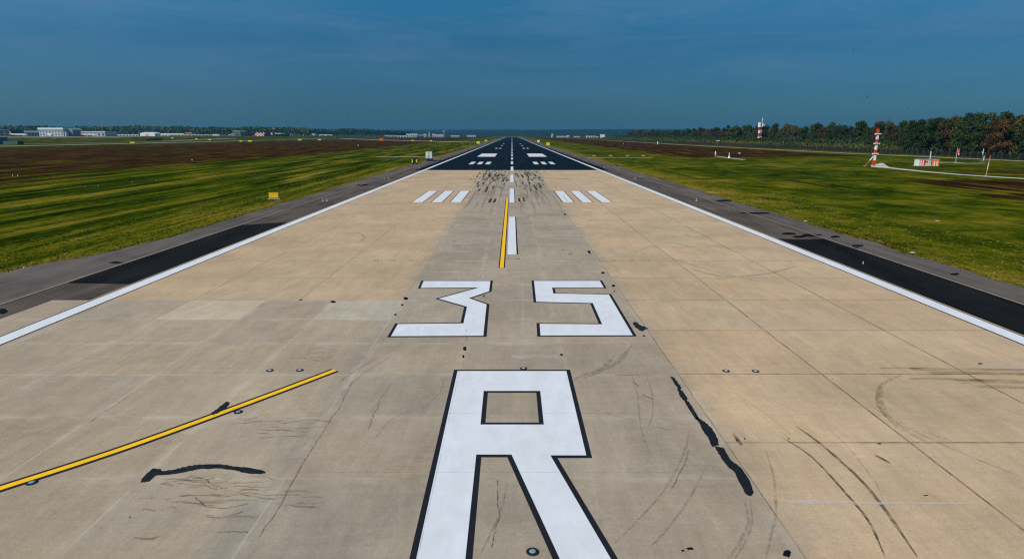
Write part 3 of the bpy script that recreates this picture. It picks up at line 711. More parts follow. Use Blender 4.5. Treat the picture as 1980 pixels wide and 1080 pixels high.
# ---------------------------------------------------------------- plain materials for objects
M = {
 'white': simple('white_metal', (0.72, 0.73, 0.74), 0.45, 0.08), 'offwhite': simple('offwhite_panel', (0.62, 0.61, 0.57), 0.55, 0.10),
 'red': simple('red_paint', (0.58, 0.045, 0.018), 0.5, 0.15), 'darkred': simple('dark_red_paint', (0.33, 0.03, 0.04), 0.5, 0.15),
 'orange': simple('orange_paint', (0.78, 0.15, 0.02), 0.5, 0.12), 'grey': simple('grey_metal', (0.30, 0.31, 0.32), 0.5, 0.15),
 'dark': simple('dark_metal', (0.022, 0.022, 0.024), 0.6, 0.25), 'tyre': simple('tyre', (0.010, 0.010, 0.010), 0.85, 0.2),
 'yellow': simple('yellow_sign', (0.80, 0.50, 0.008), 0.45, 0.08), 'hivis': simple('bright_yellow', (0.72, 0.66, 0.03), 0.5, 0.08),
 'green': simple('dark_green_cab', (0.020, 0.060, 0.050), 0.4, 0.2), 'concrete': simple('concrete_base', (0.36, 0.33, 0.29), 0.9, 0.15),
 'glass': simple('dark_glass', (0.012, 0.022, 0.032), 0.12, 0.1, spec=0.6), 'bluegrey': simple('blue_grey_wall', (0.16, 0.21, 0.23), 0.7, 0.12),
 'teal': simple('teal_wall', (0.045, 0.095, 0.115), 0.7, 0.15), 'palewall': simple('pale_wall', (0.60, 0.61, 0.60), 0.7, 0.10),
 'greenwall': simple('grey_green_wall', (0.20, 0.24, 0.23), 0.7, 0.1), 'pink': simple('faded_red', (0.62, 0.22, 0.18), 0.6, 0.15),
 'rust': simple('rust_brown', (0.10, 0.05, 0.03), 0.8, 0.25), 'bark': simple('bark', (0.09, 0.075, 0.06), 0.9, 0.3), 'bird': simple('bird_feathers', (0.012, 0.012, 0.014), 0.8, 0.2),
 'wood': simple('weathered_post', (0.10, 0.10, 0.095), 0.85, 0.2), 'beacon': simple('amber_beacon', (0.75, 0.16, 0.02), 0.3, 0.05),
}
def lens_mat():
    m, k, b, o = material('lamp_glass'); b.inputs['Base Color'].default_value = (0.38, 0.42, 0.45, 1); b.inputs['Roughness'].default_value = 0.15; b.inputs['Specular IOR Level'].default_value = 0.6
    return m
M['lens'] = lens_mat(); M['bluelens'] = simple('blue_glass', (0.16, 0.29, 0.40), 0.12, 0.1, spec=0.6)

# ---------------------------------------------------------------- inset lights
def make_inset(lens):
    r = empty('inset_light', (0, 0, 0))
    q = MB(); q.tube((0, 0, 0), (0, 0, 0.02), 0.225, 0.20, 20); q.build('rim', M['tyre'], r)
    q = MB(); q.tube((0, 0, 0.018), (0, 0, 0.034), 0.115, 0.09, 18); q.build('lens', M[lens], r)
    return r
ins_w, ins_b, ins_t = make_inset('lens'), make_inset('bluelens'), make_inset('white'); used = set()
def put(proto, x, y, z, label, cat, group, s=1.0, rz=0.0):
    o = proto if proto.name not in used else copy_tree(proto)
    used.add(proto.name); o.location = (x, y, z); o.scale = (s, s, s); o.rotation_euler = (0, 0, rz)
    return tag(o, label, cat, group)
W3 = ['outermost', 'middle', 'innermost']
tdz = [(503.5, 'level with the far ends of the digits'), (426, 'between the digits and the white bars'), (362, 'just beyond the white bars with black borders'), (345.5, 'among the black rubber dashes'), (334, 'right before the black asphalt')]
for py, where in tdz:
    yy = G(990, py)[1]
    for sgn in (-1, 1):
        for i, x in enumerate((14.9, 13.05, 11.15) if py > 365 else (15.0, 13.0, 11.1)):
            side = 'truck side' if sgn < 0 else 'mast side'
            put(ins_t, sgn * x * (0.88 if 490 < py else 1.0), yy, Z_PNT, f'{W3[i]} inset light of the trio {where}, {side}', 'runway light', 'inset touchdown lights in the concrete', 0.8 if py > 490 else 0.9)
for sgn in (-1, 1):
    for i, x in enumerate((15, 13, 11)):
        put(ins_t, sgn * x, 231, Z_RUN + 0.004, f'{W3[i]} inset light of the trio on black asphalt before white bars, ' + ('truck side' if sgn < 0 else 'mast side'), 'runway light', 'inset touchdown lights in the asphalt', 0.9)
for px, py, lab, pr in ((1012.5, 713, 'inset light at the top edge of the letter R', ins_w), (1030, 1068, 'blue inset light between the legs of the letter R', ins_b), (1404, 718, 'inset light in the beige slabs, nearer the long crack seal of two', ins_w), (1461, 718.5, 'inset light in the beige slabs, farther from the long crack seal of two', ins_w), (522, 717, 'inset light in grey slabs, farther from the yellow line tip', ins_w), (580, 716.5, 'inset light in grey slabs just beyond the tip of the yellow line', ins_w), (461, 797.5, 'blue inset light touching the diagonal yellow line', ins_b), (62, 934, 'dark inset light under the diagonal yellow line near its cut-off end', ins_b),
                        (1001.5, 501, 'inset light at the foot of the widest centreline stripe', ins_w), (1103, 491.5, 'inset light on grey strip beside the beige slabs, closer to number 5', ins_w), (1089.5, 484, 'small inset light on grey strip beside the beige slabs, farther from number 5', ins_w), (878, 467, 'small inset light on the grey strip beside the beige slabs, yellow line side', ins_w), (997, 402, 'small inset light between two centreline stripes', ins_w)):
    x, y = G(px, py); put(pr, x, y, Z_PNT + 0.004, lab, 'runway light', 'single inset runway lights', 0.86 if py > 600 else 0.75)

def make_edge_light():
    r = empty('edge_light', (0, 0, 0))
    q = MB(); q.tube((0, 0, 0), (0, 0, 0.03), 0.17, 0.15, 12); q.tube((0, 0, 0.03), (0, 0, 0.28), 0.05, 0.06, 10); q.build('stem', M['offwhite'], r)
    q = MB(); q.tube((0, 0, 0.28), (0, 0, 0.40), 0.10, 0.11, 12); q.tube((0, 0, 0.40), (0, 0, 0.47), 0.11, 0.04, 12); q.build('lens', M['lens'], r)
    return r
elp = make_edge_light()
for sgn in (-1, 1):
    for i in range(14):
        y = 115.3 + 58.7 * i
        if sgn > 0: y += 0.3
        side = 'truck-side shoulder' if sgn < 0 else 'mast-side shoulder'
        nearness = ['on brown asphalt, first of its row', 'on brown asphalt, second of its row', 'where the black asphalt begins', 'beside the black asphalt, second along it', 'beside the black asphalt, third along it'][i] if i < 5 else 'far along the black asphalt'
        put(elp, sgn * 33.9, y, 0.03, f'edge light, {nearness}, {side}', 'edge light', 'runway edge lights on the ' + side, 0.95)
for px, py, lab in ((625, 389, 'pinkish small light on brown shoulder beside a white one'), (743.5, 347, 'taller of two small shoulder lights short of the truck'), (1669, 510, 'small light standing on the fresh black patch')):
    x, y = G(px, py); put(elp, x, y, 0.03, lab, 'edge light', None, 0.45 if px > 1600 else 0.9)

# ---------------------------------------------------------------- signs
SH = 1.0
def sign_box(name, px, py, w, h, d, mat, label, rz=0.0, base=True, text=None, posts=2):
    x, y = G(px, py); z = ground_z(x, y)
    r = empty(name, (x, y, z), rz)
    if base:
        q = MB(); q.box(-w / 2 - .25, w / 2 + .35, -d / 2 - .3, d / 2 + .3, 0, 0.09); q.build('base', M['concrete'], r)
    for i in range(posts): q = MB(); xx = -w / 2 + w * (i + 0.5) / posts; q.box(xx - .05, xx + .05, -.05, .05, 0.05, 0.3); q.build('leg', M['dark'], r)
    q = MB(); q.box(-w / 2, w / 2, -d / 2, d / 2, 0.25, 0.25 + h); b_ = q.build('panel', mat, r)
    bv = b_.modifiers.new('bevel', 'BEVEL'); bv.width = 0.03; bv.segments = 2
    for zz in (0.25, 0.25 + h - 0.05): q = MB(); q.box(-w / 2 - .03, w / 2 + .03, -d / 2 - .02, d / 2 + .02, zz, zz + 0.05); q.build('edge_rail', M['yellow'] if mat != M['white'] else M['grey'], r)
    if text:
        cu = bpy.data.curves.new('lettering', 'FONT'); cu.body = text; cu.size = h * 0.9; cu.align_x = 'CENTER'; cu.extrude = 0.004
        tmp = bpy.data.objects.new('lettering', cu); me_ = bpy.data.meshes.new_from_object(tmp); bpy.data.objects.remove(tmp); t = bpy.data.objects.new('lettering', me_); col.objects.link(t); t.parent = r; t.location = (0, -d / 2 - 0.012, 0.25 + h * 0.2); t.rotation_euler = (R(90), 0, 0); me_.materials.clear(); me_.materials.append(M['dark'])
    return tag(r, label, 'sign', 'yellow airfield signs' if mat in (M['yellow'], M['hivis']) else None)
sign_box('taxi_sign', 530.5, 384.5, 1.75, 1.0, 0.45, M['yellow'], 'yellow box sign on a concrete base in the grass beside the shoulder', 0.05)
sign_box('distance_sign', 1060, 281.5, 3.6, 3.2, 0.5, M['hivis'], 'yellow board with a black figure 1 beside the far black runway', 0, False, '1')
sign_box('distance_sign', 925, 278, 4.0, 3.0, 0.5, M['hivis'], 'yellow board across the runway from the board with figure 1', 0, False)
sign_box('taxi_sign', 940, 273.5, 4.0, 2.6, 0.5, M['hivis'], 'second yellow sign up the truck-side edge, beyond a bigger one', 0, False)
sign_box('marker_board', 1041.5, 275, 4.2, 3.2, 0.5, M['white'], 'white board beside the far runway, beyond the yellow board', 0, False)
for i, (px, py, w, lab) in enumerate([(798, 273, 4, 'yellow sign beside the brown field, between orange box and runway'), (834, 273.5, 3.4, 'faint small yellow sign on the brown field, close to the runway'),
        (254, 277, 3.0, 'yellow sign by the parallel taxiway, partner of another close by'), (258.6, 277, 3.0, 'second sign of the close yellow pair by the parallel taxiway'), (334, 272, 4.5, 'yellow sign beyond the parallel taxiway, before the long white terminal'),
        (380.5, 272, 4, 'smaller yellow sign beyond the parallel taxiway, alone between two others'), (406, 272.2, 5.5, 'wide low yellow sign on the taxiway short of the dark hut'), (466, 274.2, 4, 'yellow sign near the pale taxiway edge, beside a wider one'), (483.5, 274.2, 6.5, 'wide yellow sign directly before the red checkered hut'),
        (580, 271.6, 8, 'wide yellow sign past the dark control hut'), (618, 271.4, 7, 'faint yellow sign midway from the dark hut to the orange box'), (133, 267.5, 9, 'yellow sign on the apron edge before the pale hangar'), (48, 266.6, 6, 'yellow vehicle-like sign under the orange-tailed airliner')]):
    sign_box('taxi_sign', px, py, w, 1.5 + 0.12 * w, 0.4, M['hivis'], lab, 0, False)

# orange box on the far brown field
x, y = G(738, 272.3); r = empty('equipment_cabin', (x, y, 0)); w = 8.5
q = MB(); q.box(-w / 2, w / 2, -2, 2, 0.2, 4.6); q.build('wall', M['orange'], r)
q = MB(); q.box(-w / 2 - .2, w / 2 + .2, -2.2, 2.2, 4.6, 5.0); q.build('roof', M['red'], r)
q = MB(); q.box(-1, 0.2, -2.08, -2.0, 0.3, 2.6); q.build('door', M['darkred'], r)
tag(r, 'orange equipment cabin far out on the brown field', 'cabin')

# orange marker boards along the footpath
for i, px in enumerate((1149, 1181, 1213.5, 1244)):
    x, y = G(px, 303.2); r = empty('marker_board', (x, y, 0))
    q = MB(); q.box(-1.0, 1.0, -.08, .08, 0.25, 0.95, 0); q.box(-.33, .33, -.085, .085, 0.251, 0.949, 1); q.build('panel', [M['orange'], M['pink']], r)
    for lx in (-.7, .62): q = MB(); q.box(lx, lx + .08, -.05, .05, 0, .3); q.build('leg', M['dark'], r)
    tag(r, f'low orange marker board behind the pale path, {["closest to the runway", "second out from the runway", "third out from the runway", "farthest out of the four"][i]}', 'marker', 'orange marker boards')

# small marker lights scattered over the grass
for i, (px, py, lab) in enumerate([(165, 361, 'white marker at the green stripe, beside a twin'), (190, 359.5, 'white marker in the grass beside a twin'), (256, 352, 'white marker of the right-hand pair by the brown field edge'), (302, 348.5, 'lone white marker on the brown field edge'), (35, 340, 'pale marker post in the brown field, taller of two'), (25, 340, 'pale marker post in the brown field, shorter of two'), (372, 310.5, 'pale post standing in the dark brown field'), (47, 518, 'white pebble-like marker at the grass border of the shoulder'),
        (693, 282, 'white post on the far brown field'), (1247, 271.5, 'white post by the far service road, slimmer of two'), (1205.5, 278.5, 'pale marker in the brown heath on the mast side'), (1430, 297, 'white marker plate in the brown heath behind two path posts'), (1813, 427, 'white plate in the grass verge above the black patch'), (1558, 427.5, 'small white plate in the verge, mast side'), (1765, 488.5, 'white plate at the ragged grass border above the black patch')]):
    x, y = G(px, py); s = (py - 260.7) / 12.15; big = 1.0
    r = empty('marker_post', (x, y, 0)); h = max(0.12, 2.6 / s) if 'post' in lab else max(0.1, 1.0 / s); w = max(0.10, 0.9 / s)
    if 'plate' in lab: w *= 3; h *= 0.6
    q = MB(); q.box(-w / 2, w / 2, -w / 2, w / 2, 0.03, h); q.build('post', M['white'], r)
    q = MB(); q.box(-w * .7, w * .7, -w * .7, w * .7, 0, 0.05); q.build('base', M['concrete'], r)
    tag(r, lab.replace('right-hand ', ''), 'marker', 'white markers in the grass')

# ---------------------------------------------------------------- box truck and tractor
x, y = G(829.5, 311.5); r = empty('box_truck', (x, y, 0.03), R(4))
q = MB(); q.box(-1.5, 1.5, 0, 6.4, 1.15, 4.2); bx = q.build('cargo_box', M['white'], r); bv = bx.modifiers.new('bevel', 'BEVEL'); bv.width = 0.05; bv.segments = 2
q = MB(); q.box(-1.53, 1.53, -.05, 0.0, 1.1, 1.28); q.box(-1.53, -1.40, -.05, 0, 1.28, 4.24); q.box(1.40, 1.53, -.05, 0, 1.28, 4.24); q.box(-1.53, 1.53, -.05, 0, 4.12, 4.24); q.build('door_frame', M['grey'], bx)
q = MB(); q.box(-.02, .02, -.045, -.003, 1.3, 4.1); q.tube((-.25, -.06, 1.3), (-.25, -.06, 4.1), .025); q.tube((.25, -.06, 1.3), (.25, -.06, 4.1), .025); q.build('door_bar', M['grey'], bx)
q = MB()
arc = [(0.85 * math.cos(a), 1.55 + 0.42 * math.sin(a)) for a in [math.pi * i / 10 for i in range(11)]]
for (a, b_) in zip(arc[:-1], arc[1:]): q.tube((a[0], -.07, a[1]), (b_[0], -.07, b_[1]), .05, seg=6)
q.build('emblem', M['bluegrey'], bx)
q = MB(); q.box(-1.0, 1.0, .2, 8.4, .72, 1.12); q.build('chassis', M['dark'], r)
q = MB(); q.side([(-1.25, .9), (1.25, .9), (1.25, 3.1), (-1.25, 3.1)], 6.6, 8.7); cabm = q.build('cab', M['white'], r)
q = MB(); q.box(-1.15, 1.15, 8.70, 8.73, 1.9, 2.9); q.box(1.25, 1.28, 7.4, 8.5, 1.9, 2.8); q.build('window', M['glass'], cabm)
q = MB(); q.box(-1.4, 1.4, -.05, .1, .5, .75); q.build('bumper', M['dark'], r)
q = MB(); q.box(-1.35, 1.35, .3, .36, .15, 1.1); q.build('mud_flap', M['tyre'], r)
for sx in (-1, 1):
    q = MB(); q.box(sx * 1.2 - .14, sx * 1.2 + .14, -.09, -.05, .55, .7); q.build('tail_light', M['red'], r)
    for yy in (1.5, 7.6):
        q = MB(); q.tube((sx * 1.0, yy, .5), (sx * 1.42, yy, .5), .5, seg=18); wh = q.build('wheel', M['tyre'], r)
        q = MB(); q.tube((sx * 1.425, yy, .5), (sx * 1.44, yy, .5), .27, seg=14); q.build('rim', M['grey'], wh)
tag(r, 'white box truck parked on the shoulder, its rear doors facing the camera', 'truck')

x, y = G(802, 317.5); r = empty('tractor', (x, y, 0.02), R(3))
for sx in (-1, 1):
    q = MB(); q.tube((sx * .55, 0.6, .85), (sx * 1.05, 0.6, .85), .85, seg=20); wh = q.build('rear_wheel', M['tyre'], r)
    q = MB(); q.tube((sx * 1.06, .6, .85), (sx * 1.1, .6, .85), .45, seg=14); q.build('rim', M['hivis'], wh)
    q = MB(); q.tube((sx * .55, 2.9, .5), (sx * .9, 2.9, .5), .5, seg=16); q.build('front_wheel', M['tyre'], r)
    q = MB(); q.box(sx * .86 - .24, sx * .86 + .24, -.38, 0.1, .5, 1.85); q.build('fender', M['hivis'], r)
    q = MB(); q.box(sx * 1.05 - .06, sx * 1.05 + .06, -.3, -.2, 1.85, 2.15); q.build('marker_light', M['beacon'], r)
q = MB(); q.box(-.5, .5, 1.2, 3.6, .7, 1.6); q.build('bonnet', M['hivis'], r)
q = MB(); q.side([(-.72, 1.1), (.72, 1.1), (.58, 2.45), (-.58, 2.45)], -.1, 1.3); cb = q.build('cab', M['green'], r)
q = MB(); q.side([(-.55, 1.55), (.55, 1.55), (.48, 2.3), (-.48, 2.3)], -.13, -.1); q.build('window', M['glass'], cb)
q = MB(); q.box(-.66, .66, -.2, 1.4, 2.45, 2.56); q.build('roof', M['green'], r)
q = MB(); q.tube((0, .4, 2.56), (0, .4, 2.72), .04); q.tube((0, .4, 2.72), (0, .4, 2.95), .12, .09); q.build('beacon', M['beacon'], r)
q = MB(); q.box(-.85, .85, -.7, -.35, .35, .75); q.build('hitch', M['dark'], r)
tag(r, 'yellow and black tractor with dark green cab on the grass beside the truck', 'tractor')

# ---------------------------------------------------------------- glide slope mast
x, y = G(1689.5, 321); x0m, y0m = x, y
r = empty('antenna_mast', (x, y, 0))
bands = [(0, 2.2, 'red'), (2.2, 4.3, 'white'), (4.3, 6.2, 'red'), (6.2, 8.1, 'white'), (8.1, 10.2, 'red'), (10.2, 12.1, 'white'), (12.1, 14.0, 'red')]
def lattice(q, za, zb, w, m=0):
    h = w / 2; c4 = [(-h, -h), (h, -h), (h, h), (-h, h)]
    for (a, b_) in c4: q.tube((a, b_, za), (a, b_, zb), .085, seg=8, m=m)
    k = max(1, round((zb - za) / 0.7)); dz = (zb - za) / k
    for i in range(k):
        z0, z1 = za + dz * i, za + dz * (i + 1)
        for j in range(4):
            a, b_ = c4[j], c4[(j + 1) % 4]
            if i % 2: a, b_ = b_, a
            q.tube((a[0], a[1], z0), (b_[0], b_[1], z1), .07, seg=6, m=m); q.tube((a[0], a[1], z1), (b_[0], b_[1], z1), .06, seg=6, m=m)
for za, zb, mn in bands:
    q = MB(); lattice(q, za, zb, 0.58); q.box(-.26, .26, -.26, .26, za + .02, zb - .02)
    if za > 11.9: q.box(-.34, .34, -.36, .36, za + .05, zb)
    q.build('mast_section', M[mn], r)
for zz in (4.5, 8.35, 11.95):
    q = MB(); q.box(-1.15, 1.15, -.55, .05, zz, zz + .42); q.build('antenna_box', M['white'], r)
    q = MB(); q.box(-1.0, 1.0, -.62, -.55, zz + .06, zz + .36); q.build('antenna_panel', M['offwhite'], r)
q = MB(); q.tube((-.3, 0, 4.2), (-1.75, 0, 2.1), .17, seg=8, m=0); q.tube((-1.75, 0, 2.1), (-3.35, 0, 0.05), .17, seg=8, m=1); q.build('brace', [M['white'], M['red']], r)
q = MB(); q.box(-.8, .8, -.8, .8, 0, .18); q.box(-3.8, -2.9, -.4, .4, 0, .14); q.build('base', M['concrete'], r)
tag(r, 'red and white banded antenna mast with three white boxes and a brace', 'antenna mast')

# striped shelter
xa, ya = G(1772.5, 320.5); xb, yb_ = G(1811, 320.5); r = empty('equipment_shelter', ((xa + xb) / 2, ya, 0), R(-3)); w = xb - xa
stripes = ['white', 'pink', 'white', 'red', 'white', 'red', 'red', 'offwhite', 'pink', 'offwhite', 'pink', 'offwhite', 'rust']
q = MB(); sw = (w * .66) / len(stripes); ms = []
q.box(-w / 2, w / 2, -1.2, 1.6, 0.1, 2.40, 0); q.build('wall', M['offwhite'], r)
names = sorted(set(stripes)); q = MB()
for i, s in enumerate(stripes): xx = -w / 2 + sw * i; q.box(xx, xx + sw - .006, -1.24, -1.203, 0.12, 2.38, names.index(s))
q.build('striped_panel', [M[s] for s in names], r)
q = MB(); s2 = ['orange', 'white', 'orange', 'white', 'orange']; sw2 = (w * .33) / 5
for i, s in enumerate(s2): xx = -w / 2 + w * .67 + sw2 * i; q.box(xx, xx + sw2 - .006, -1.30, -1.203, 0.12, 2.44, 0 if s == 'orange' else 1)
q.box(-w / 2 + w * .67, w / 2, -1.33, -1.302, 1.9, 2.44, 0)
q.build('checkered_panel', [M['orange'], M['white']], r)
q = MB(); q.box(-w / 2 - .1, w / 2 + .1, -1.38, 1.75, 2.45, 2.52); q.build('roof', M['offwhite'], r)
q = MB(); q.box(-1.45, -.75, -1.28, -1.245, 1.35, 1.75); q.tube((-.75, -1.27, 1.55), (-.35, -1.27, 1.55), .16, .02); q.build('notice', M['dark'], r)
q = MB(); q.box(-w / 2 - .5, w / 2 + .1, -1.5, 1.7, 0, .1); q.build('base', M['concrete'], r)
tag(r, 'equipment shelter striped in red, white and orange beside the mast', 'shelter')

def pole(name, px, py, ptop, rad, mats_, label, cat, extra=None, lean=0.0, grp=None):
    x, y = G(px, py); s = (py - 260.7) / 12.15; h = (py - ptop) / s * 1.0
    r = empty(name, (x, y, 0))
    k = len(mats_)
    for i, mn in enumerate(mats_):
        q = MB(); q.tube((lean * i / k, 0, h * i / k), (lean * (i + 1) / k, 0, h * (i + 1) / k), rad, seg=10); q.build('pole_section' if k > 1 else 'pole', M[mn], r)
    if extra: extra(r, h)
    return tag(r, label, cat, grp)
def foot(r, h): q = MB(); q.box(-.3, .3, -.3, .3, 0, .12); q.build('base', M['concrete'], r)
def cross(r, h):
    foot(r, h); q = MB(); q.box(-.5, .5, -.06, .06, h * .66, h * .66 + .16); q.tube((0, 0, h * .62), (0, 0, h * .78), .2); q.build('antenna', M['offwhite'], r)
pole('marker_pole', 1906.5, 340.5, 301.5, .085, ['pink', 'offwhite', 'orange'], 'slim orange and white pole leaning beside the gravel path', 'marker pole', foot, 0.35)
pole('antenna_pole', 1798.3, 310, 293, .16, ['white'], 'white pole behind the striped shelter', 'pole', foot)
pole('antenna_pole', 1898.5, 311, 288, .10, ['wood', 'white'], 'thin pole with a small crossbar near the fence', 'pole', cross)
pole('marker_pole', 1902, 310.5, 301.5, .16, ['offwhite'], 'short pale post beside the thin crossbar pole', 'pole', foot)
def sock(r, h):
    foot(r, h)
    q = MB(); q.tube((0, 0, h), (.75, 0, h - .1), .04); q.tube((.28, 0, h - .15), (.72, 0, h - .45), .05); q.build('arm', M['grey'], r)
    nseg = ['red', 'pink', 'red', 'white', 'darkred']; z = h - .25; xx = .62; rr = .34
    for i, mn in enumerate(nseg):
        q = MB(); q.tube((xx, 0, z), (xx + .07, 0, z - .62), rr, rr * .88, seg=12); q.build('sleeve_band', M[mn], r); z -= .62; xx += .07; rr *= .88
pole('windsock', 1848, 314, 287.5, .07, ['offwhite'], 'limp red and white windsock on a pale pole before the woods', 'windsock', sock)
pole('marker_pole', 1383.5, 303, 292.5, .30, ['red', 'white', 'white'], 'white post with red foot on the short path by the brown heath', 'marker pole', foot)
def lamp_house(r, h): q = MB(); q.tube((0, 0, 0), (0, 0, h * .4), .6, .3, seg=12); q.build('housing', M['white'], r)
pole('marker_pole', 1410, 305.5, 295.5, .22, ['white', 'offwhite'], 'white post with broad foot on the short path by the brown heath', 'marker pole', lamp_house)
pole('antenna_pole', 1388, 283, 271.5, .35, ['wood'], 'pale post with crossbar at the hedge by the fence', 'pole', lambda r, h: [q := MB(), q.box(-1.8, 1.8, -.2, .2, h - .9, h), q.build('crossbar', M['offwhite'], r)])
pole('marker_pole', 1272, 278.5, 273.5, .6, ['white', 'white'], 'white post with bulky base by the far service road', 'marker pole', lamp_house)

# ---------------------------------------------------------------- red and white tower behind the hedge
xt, yt, _ = P(1468.5, 270, 745)
r = empty('lattice_tower', (xt, yt, 0), R(4)); W = 3.0
zs = [0, 3.0, 6.6, 10.2, 13.6, 17.0, 20.4]; cols = ['white', 'red', 'white', 'darkred', 'white', 'darkred']
for i in range(6):
    q = MB(); za, zb = zs[i], zs[i + 1]; w = W * (1.08 - .02 * i)
    q.box(-w / 2, w / 2, -w / 2, w / 2, za, zb - .15); q.box(-w / 2 - .15, w / 2 + .15, -w / 2 - .15, w / 2 + .15, zb - .15, zb)
    ob = q.build('tower_section', M[cols[i]], r)
    if cols[i] == 'white':
        q = MB(); q.box(-.6, .5, -w / 2 - .05, -w / 2, za + .9, zb - .9); q.build('window', M['bluegrey'], ob)
q = MB(); W2 = 4.0; nst = 3
for i in range(nst):
    xx = -W2 / 2 + W2 * i / nst; q.box(xx, xx + W2 / nst, -W2 / 2, W2 / 2, 20.4, 25.6, i % 2)
q.build('top_cabin', [M['white'], M['red']], r)
q = MB(); q.box(-W2 / 2 - .1, W2 / 2 + .1, -W2 / 2 - .1, W2 / 2 + .1, 25.6, 25.8); q.build('roof', M['white'], r)
q = MB(); q.tube((2.0, -1.2, 22.6), (3.4, -1.2, 22.6), .3); i0 = len(q.v)
q.tube((2.9, -1.1, 22.3), (3.4, -2.1, 22.7), .3, 1.4, seg=16); q.build('dish', M['white'], r)
q = MB(); q.tube((1.6, 0, 25.7), (1.6, 0, 31.0), .14); q.tube((1.6, 0, 27.5), (2.5, 0, 30.2), .4, .25); q.build('antenna', M['offwhite'], r)
tag(r, 'red and white banded tower with a striped top cabin above the hedge', 'tower')

# ---------------------------------------------------------------- vegetation
def foliage(name, stops, seed, sat=1.0):
    m, k, b, o = material(name)
    t = k('ShaderNodeTexCoord').outputs['Object']; oi = k('ShaderNodeObjectInfo')
    at_ = k('ShaderNodeAttribute', attribute_name='leaf').outputs['Fac']
    f = k.math('ADD', k.math('MULTIPLY', k.noise(t, 0.35, 3.0, 0.6), 0.5), k.math('ADD', k.math('MULTIPLY', at_, 0.42), k.math('MULTIPLY', oi.outputs['Random'], 0.16)))
    k.link(k.ramp(f, stops), b.inputs['Base Color']); b.inputs['Roughness'].default_value = 0.75; b.inputs['Specular IOR Level'].default_value = 0.12
    return m
m_leaf = {
 'green': foliage('green_leaves', [(0.32, (0.009, 0.020, 0.006)), (0.52, (0.022, 0.044, 0.008)), (0.72, (0.060, 0.086, 0.012))], 1),
 'dark': foliage('dark_leaves', [(0.32, (0.006, 0.015, 0.007)), (0.55, (0.014, 0.030, 0.009)), (0.75, (0.036, 0.056, 0.013))], 2),
 'rust': foliage('rusty_leaves', [(0.30, (0.013, 0.017, 0.006)), (0.48, (0.036, 0.026, 0.008)), (0.60, (0.062, 0.032, 0.010)), (0.76, (0.115, 0.052, 0.015))], 3),
 'olive': foliage('olive_leaves', [(0.32, (0.024, 0.024, 0.006)), (0.54, (0.055, 0.055, 0.011)), (0.75, (0.12, 0.10, 0.018))], 4)}
rnd = random.Random(3)
def crown_mesh(seed, h0, h1, rad, nl, leaf, conical=False):
    rr = random.Random(seed); q = MB(); tint = []
    lobes = []
    for i in range(16):
        t = rr.random(); z = h0 + (h1 - h0) * (0.12 + 0.80 * t)
        prof = math.sin(math.pi * min(1, max(0.05, (z - h0) / (h1 - h0) * 0.86 + 0.10))) if not conical else (1.05 - (z - h0) / (h1 - h0))
        a = rr.uniform(0, 6.283); d = rad * prof * rr.uniform(0.25, 0.75)
        lobes.append((Vector((d * math.cos(a), d * math.sin(a), z)), rad * rr.uniform(0.30, 0.52)))
    lobes.append((Vector((0, 0, h1 - rad * 0.4)), rad * 0.45))
    for i in range(nl):
        c, lr = rr.choice(lobes)
        d = Vector((rr.gauss(0, 1), rr.gauss(0, 1), rr.gauss(0, 0.8) + 0.15)).normalized()
        p = c + d * lr * (rr.uniform(0.55, 1.08)); p.z = max(p.z, h0 * 0.6)
        nn = (d + Vector((rr.uniform(-.8, .8), rr.uniform(-.8, .8), rr.uniform(-.3, .9)))).normalized()
        u = nn.cross(Vector((rr.uniform(-1, 1), rr.uniform(-1, 1), rr.uniform(-1, 1)))).normalized(); w = nn.cross(u)
        s = leaf * rr.uniform(0.6, 1.3)
        q.face([p - u * s * .5, p - w * s * .42, p + u * s * .5, p + w * s * .42]); tint.append(rr.random())
    return q, tint
def leaf_attr(o, tint):
    a = o.data.attributes.new('leaf', 'FLOAT', 'FACE'); a.data.foreach_set('value', tint)
def make_tree(seed, H, rad, kind, label, group, h0f=0.22, nl=900, leaf=0.95):
    rr = random.Random(seed + 50)
    r = empty('broadleaf_tree', (0, 0, 0))
    q = MB(); bend = Vector((rr.uniform(-.5, .5), rr.uniform(-.5, .5), 0)); pts = [Vector((0, 0, 0)), Vector((0, 0, H * .3)) + bend * .5, Vector((0, 0, H * .6)) + bend, Vector((0, 0, H * .88)) + bend * 1.3]
    rads = [.36, .27, .18, .05]
    for i in range(3): q.tube(pts[i], pts[i + 1], rads[i], rads[i + 1], 8, caps=False)
    for i in range(6):
        b0 = pts[1].lerp(pts[2], rr.random()); a = rr.uniform(0, 6.28); e = b0 + Vector((math.cos(a) * rad * .65, math.sin(a) * rad * .65, rr.uniform(1.5, 4.5)))
        q.tube(b0, e, .13, .03, 6, caps=False)
    q.build('trunk', M['bark'], r)
    q, t = crown_mesh(seed, H * h0f, H, rad, nl, leaf); o = q.build('crown', m_leaf[kind], r); leaf_attr(o, t)
    return tag(r, label, 'tree', group)
LBL = {'green': 'mid green broadleaf tree', 'dark': 'dark green broadleaf tree', 'rust': 'rust coloured autumn tree', 'olive': 'olive yellow broadleaf tree'}
protos = {}
for i, kd in enumerate(('green', 'dark', 'rust', 'olive')):
    for v in range(3):
        protos[(kd, v)] = make_tree(10 * i + v, 21 + 1.5 * (v - 1), (5.8, 6.8, 5.2)[v], kd, '', None, (0.12, 0.08, 0.14)[v], 2400, 0.80)
tree_n = 0
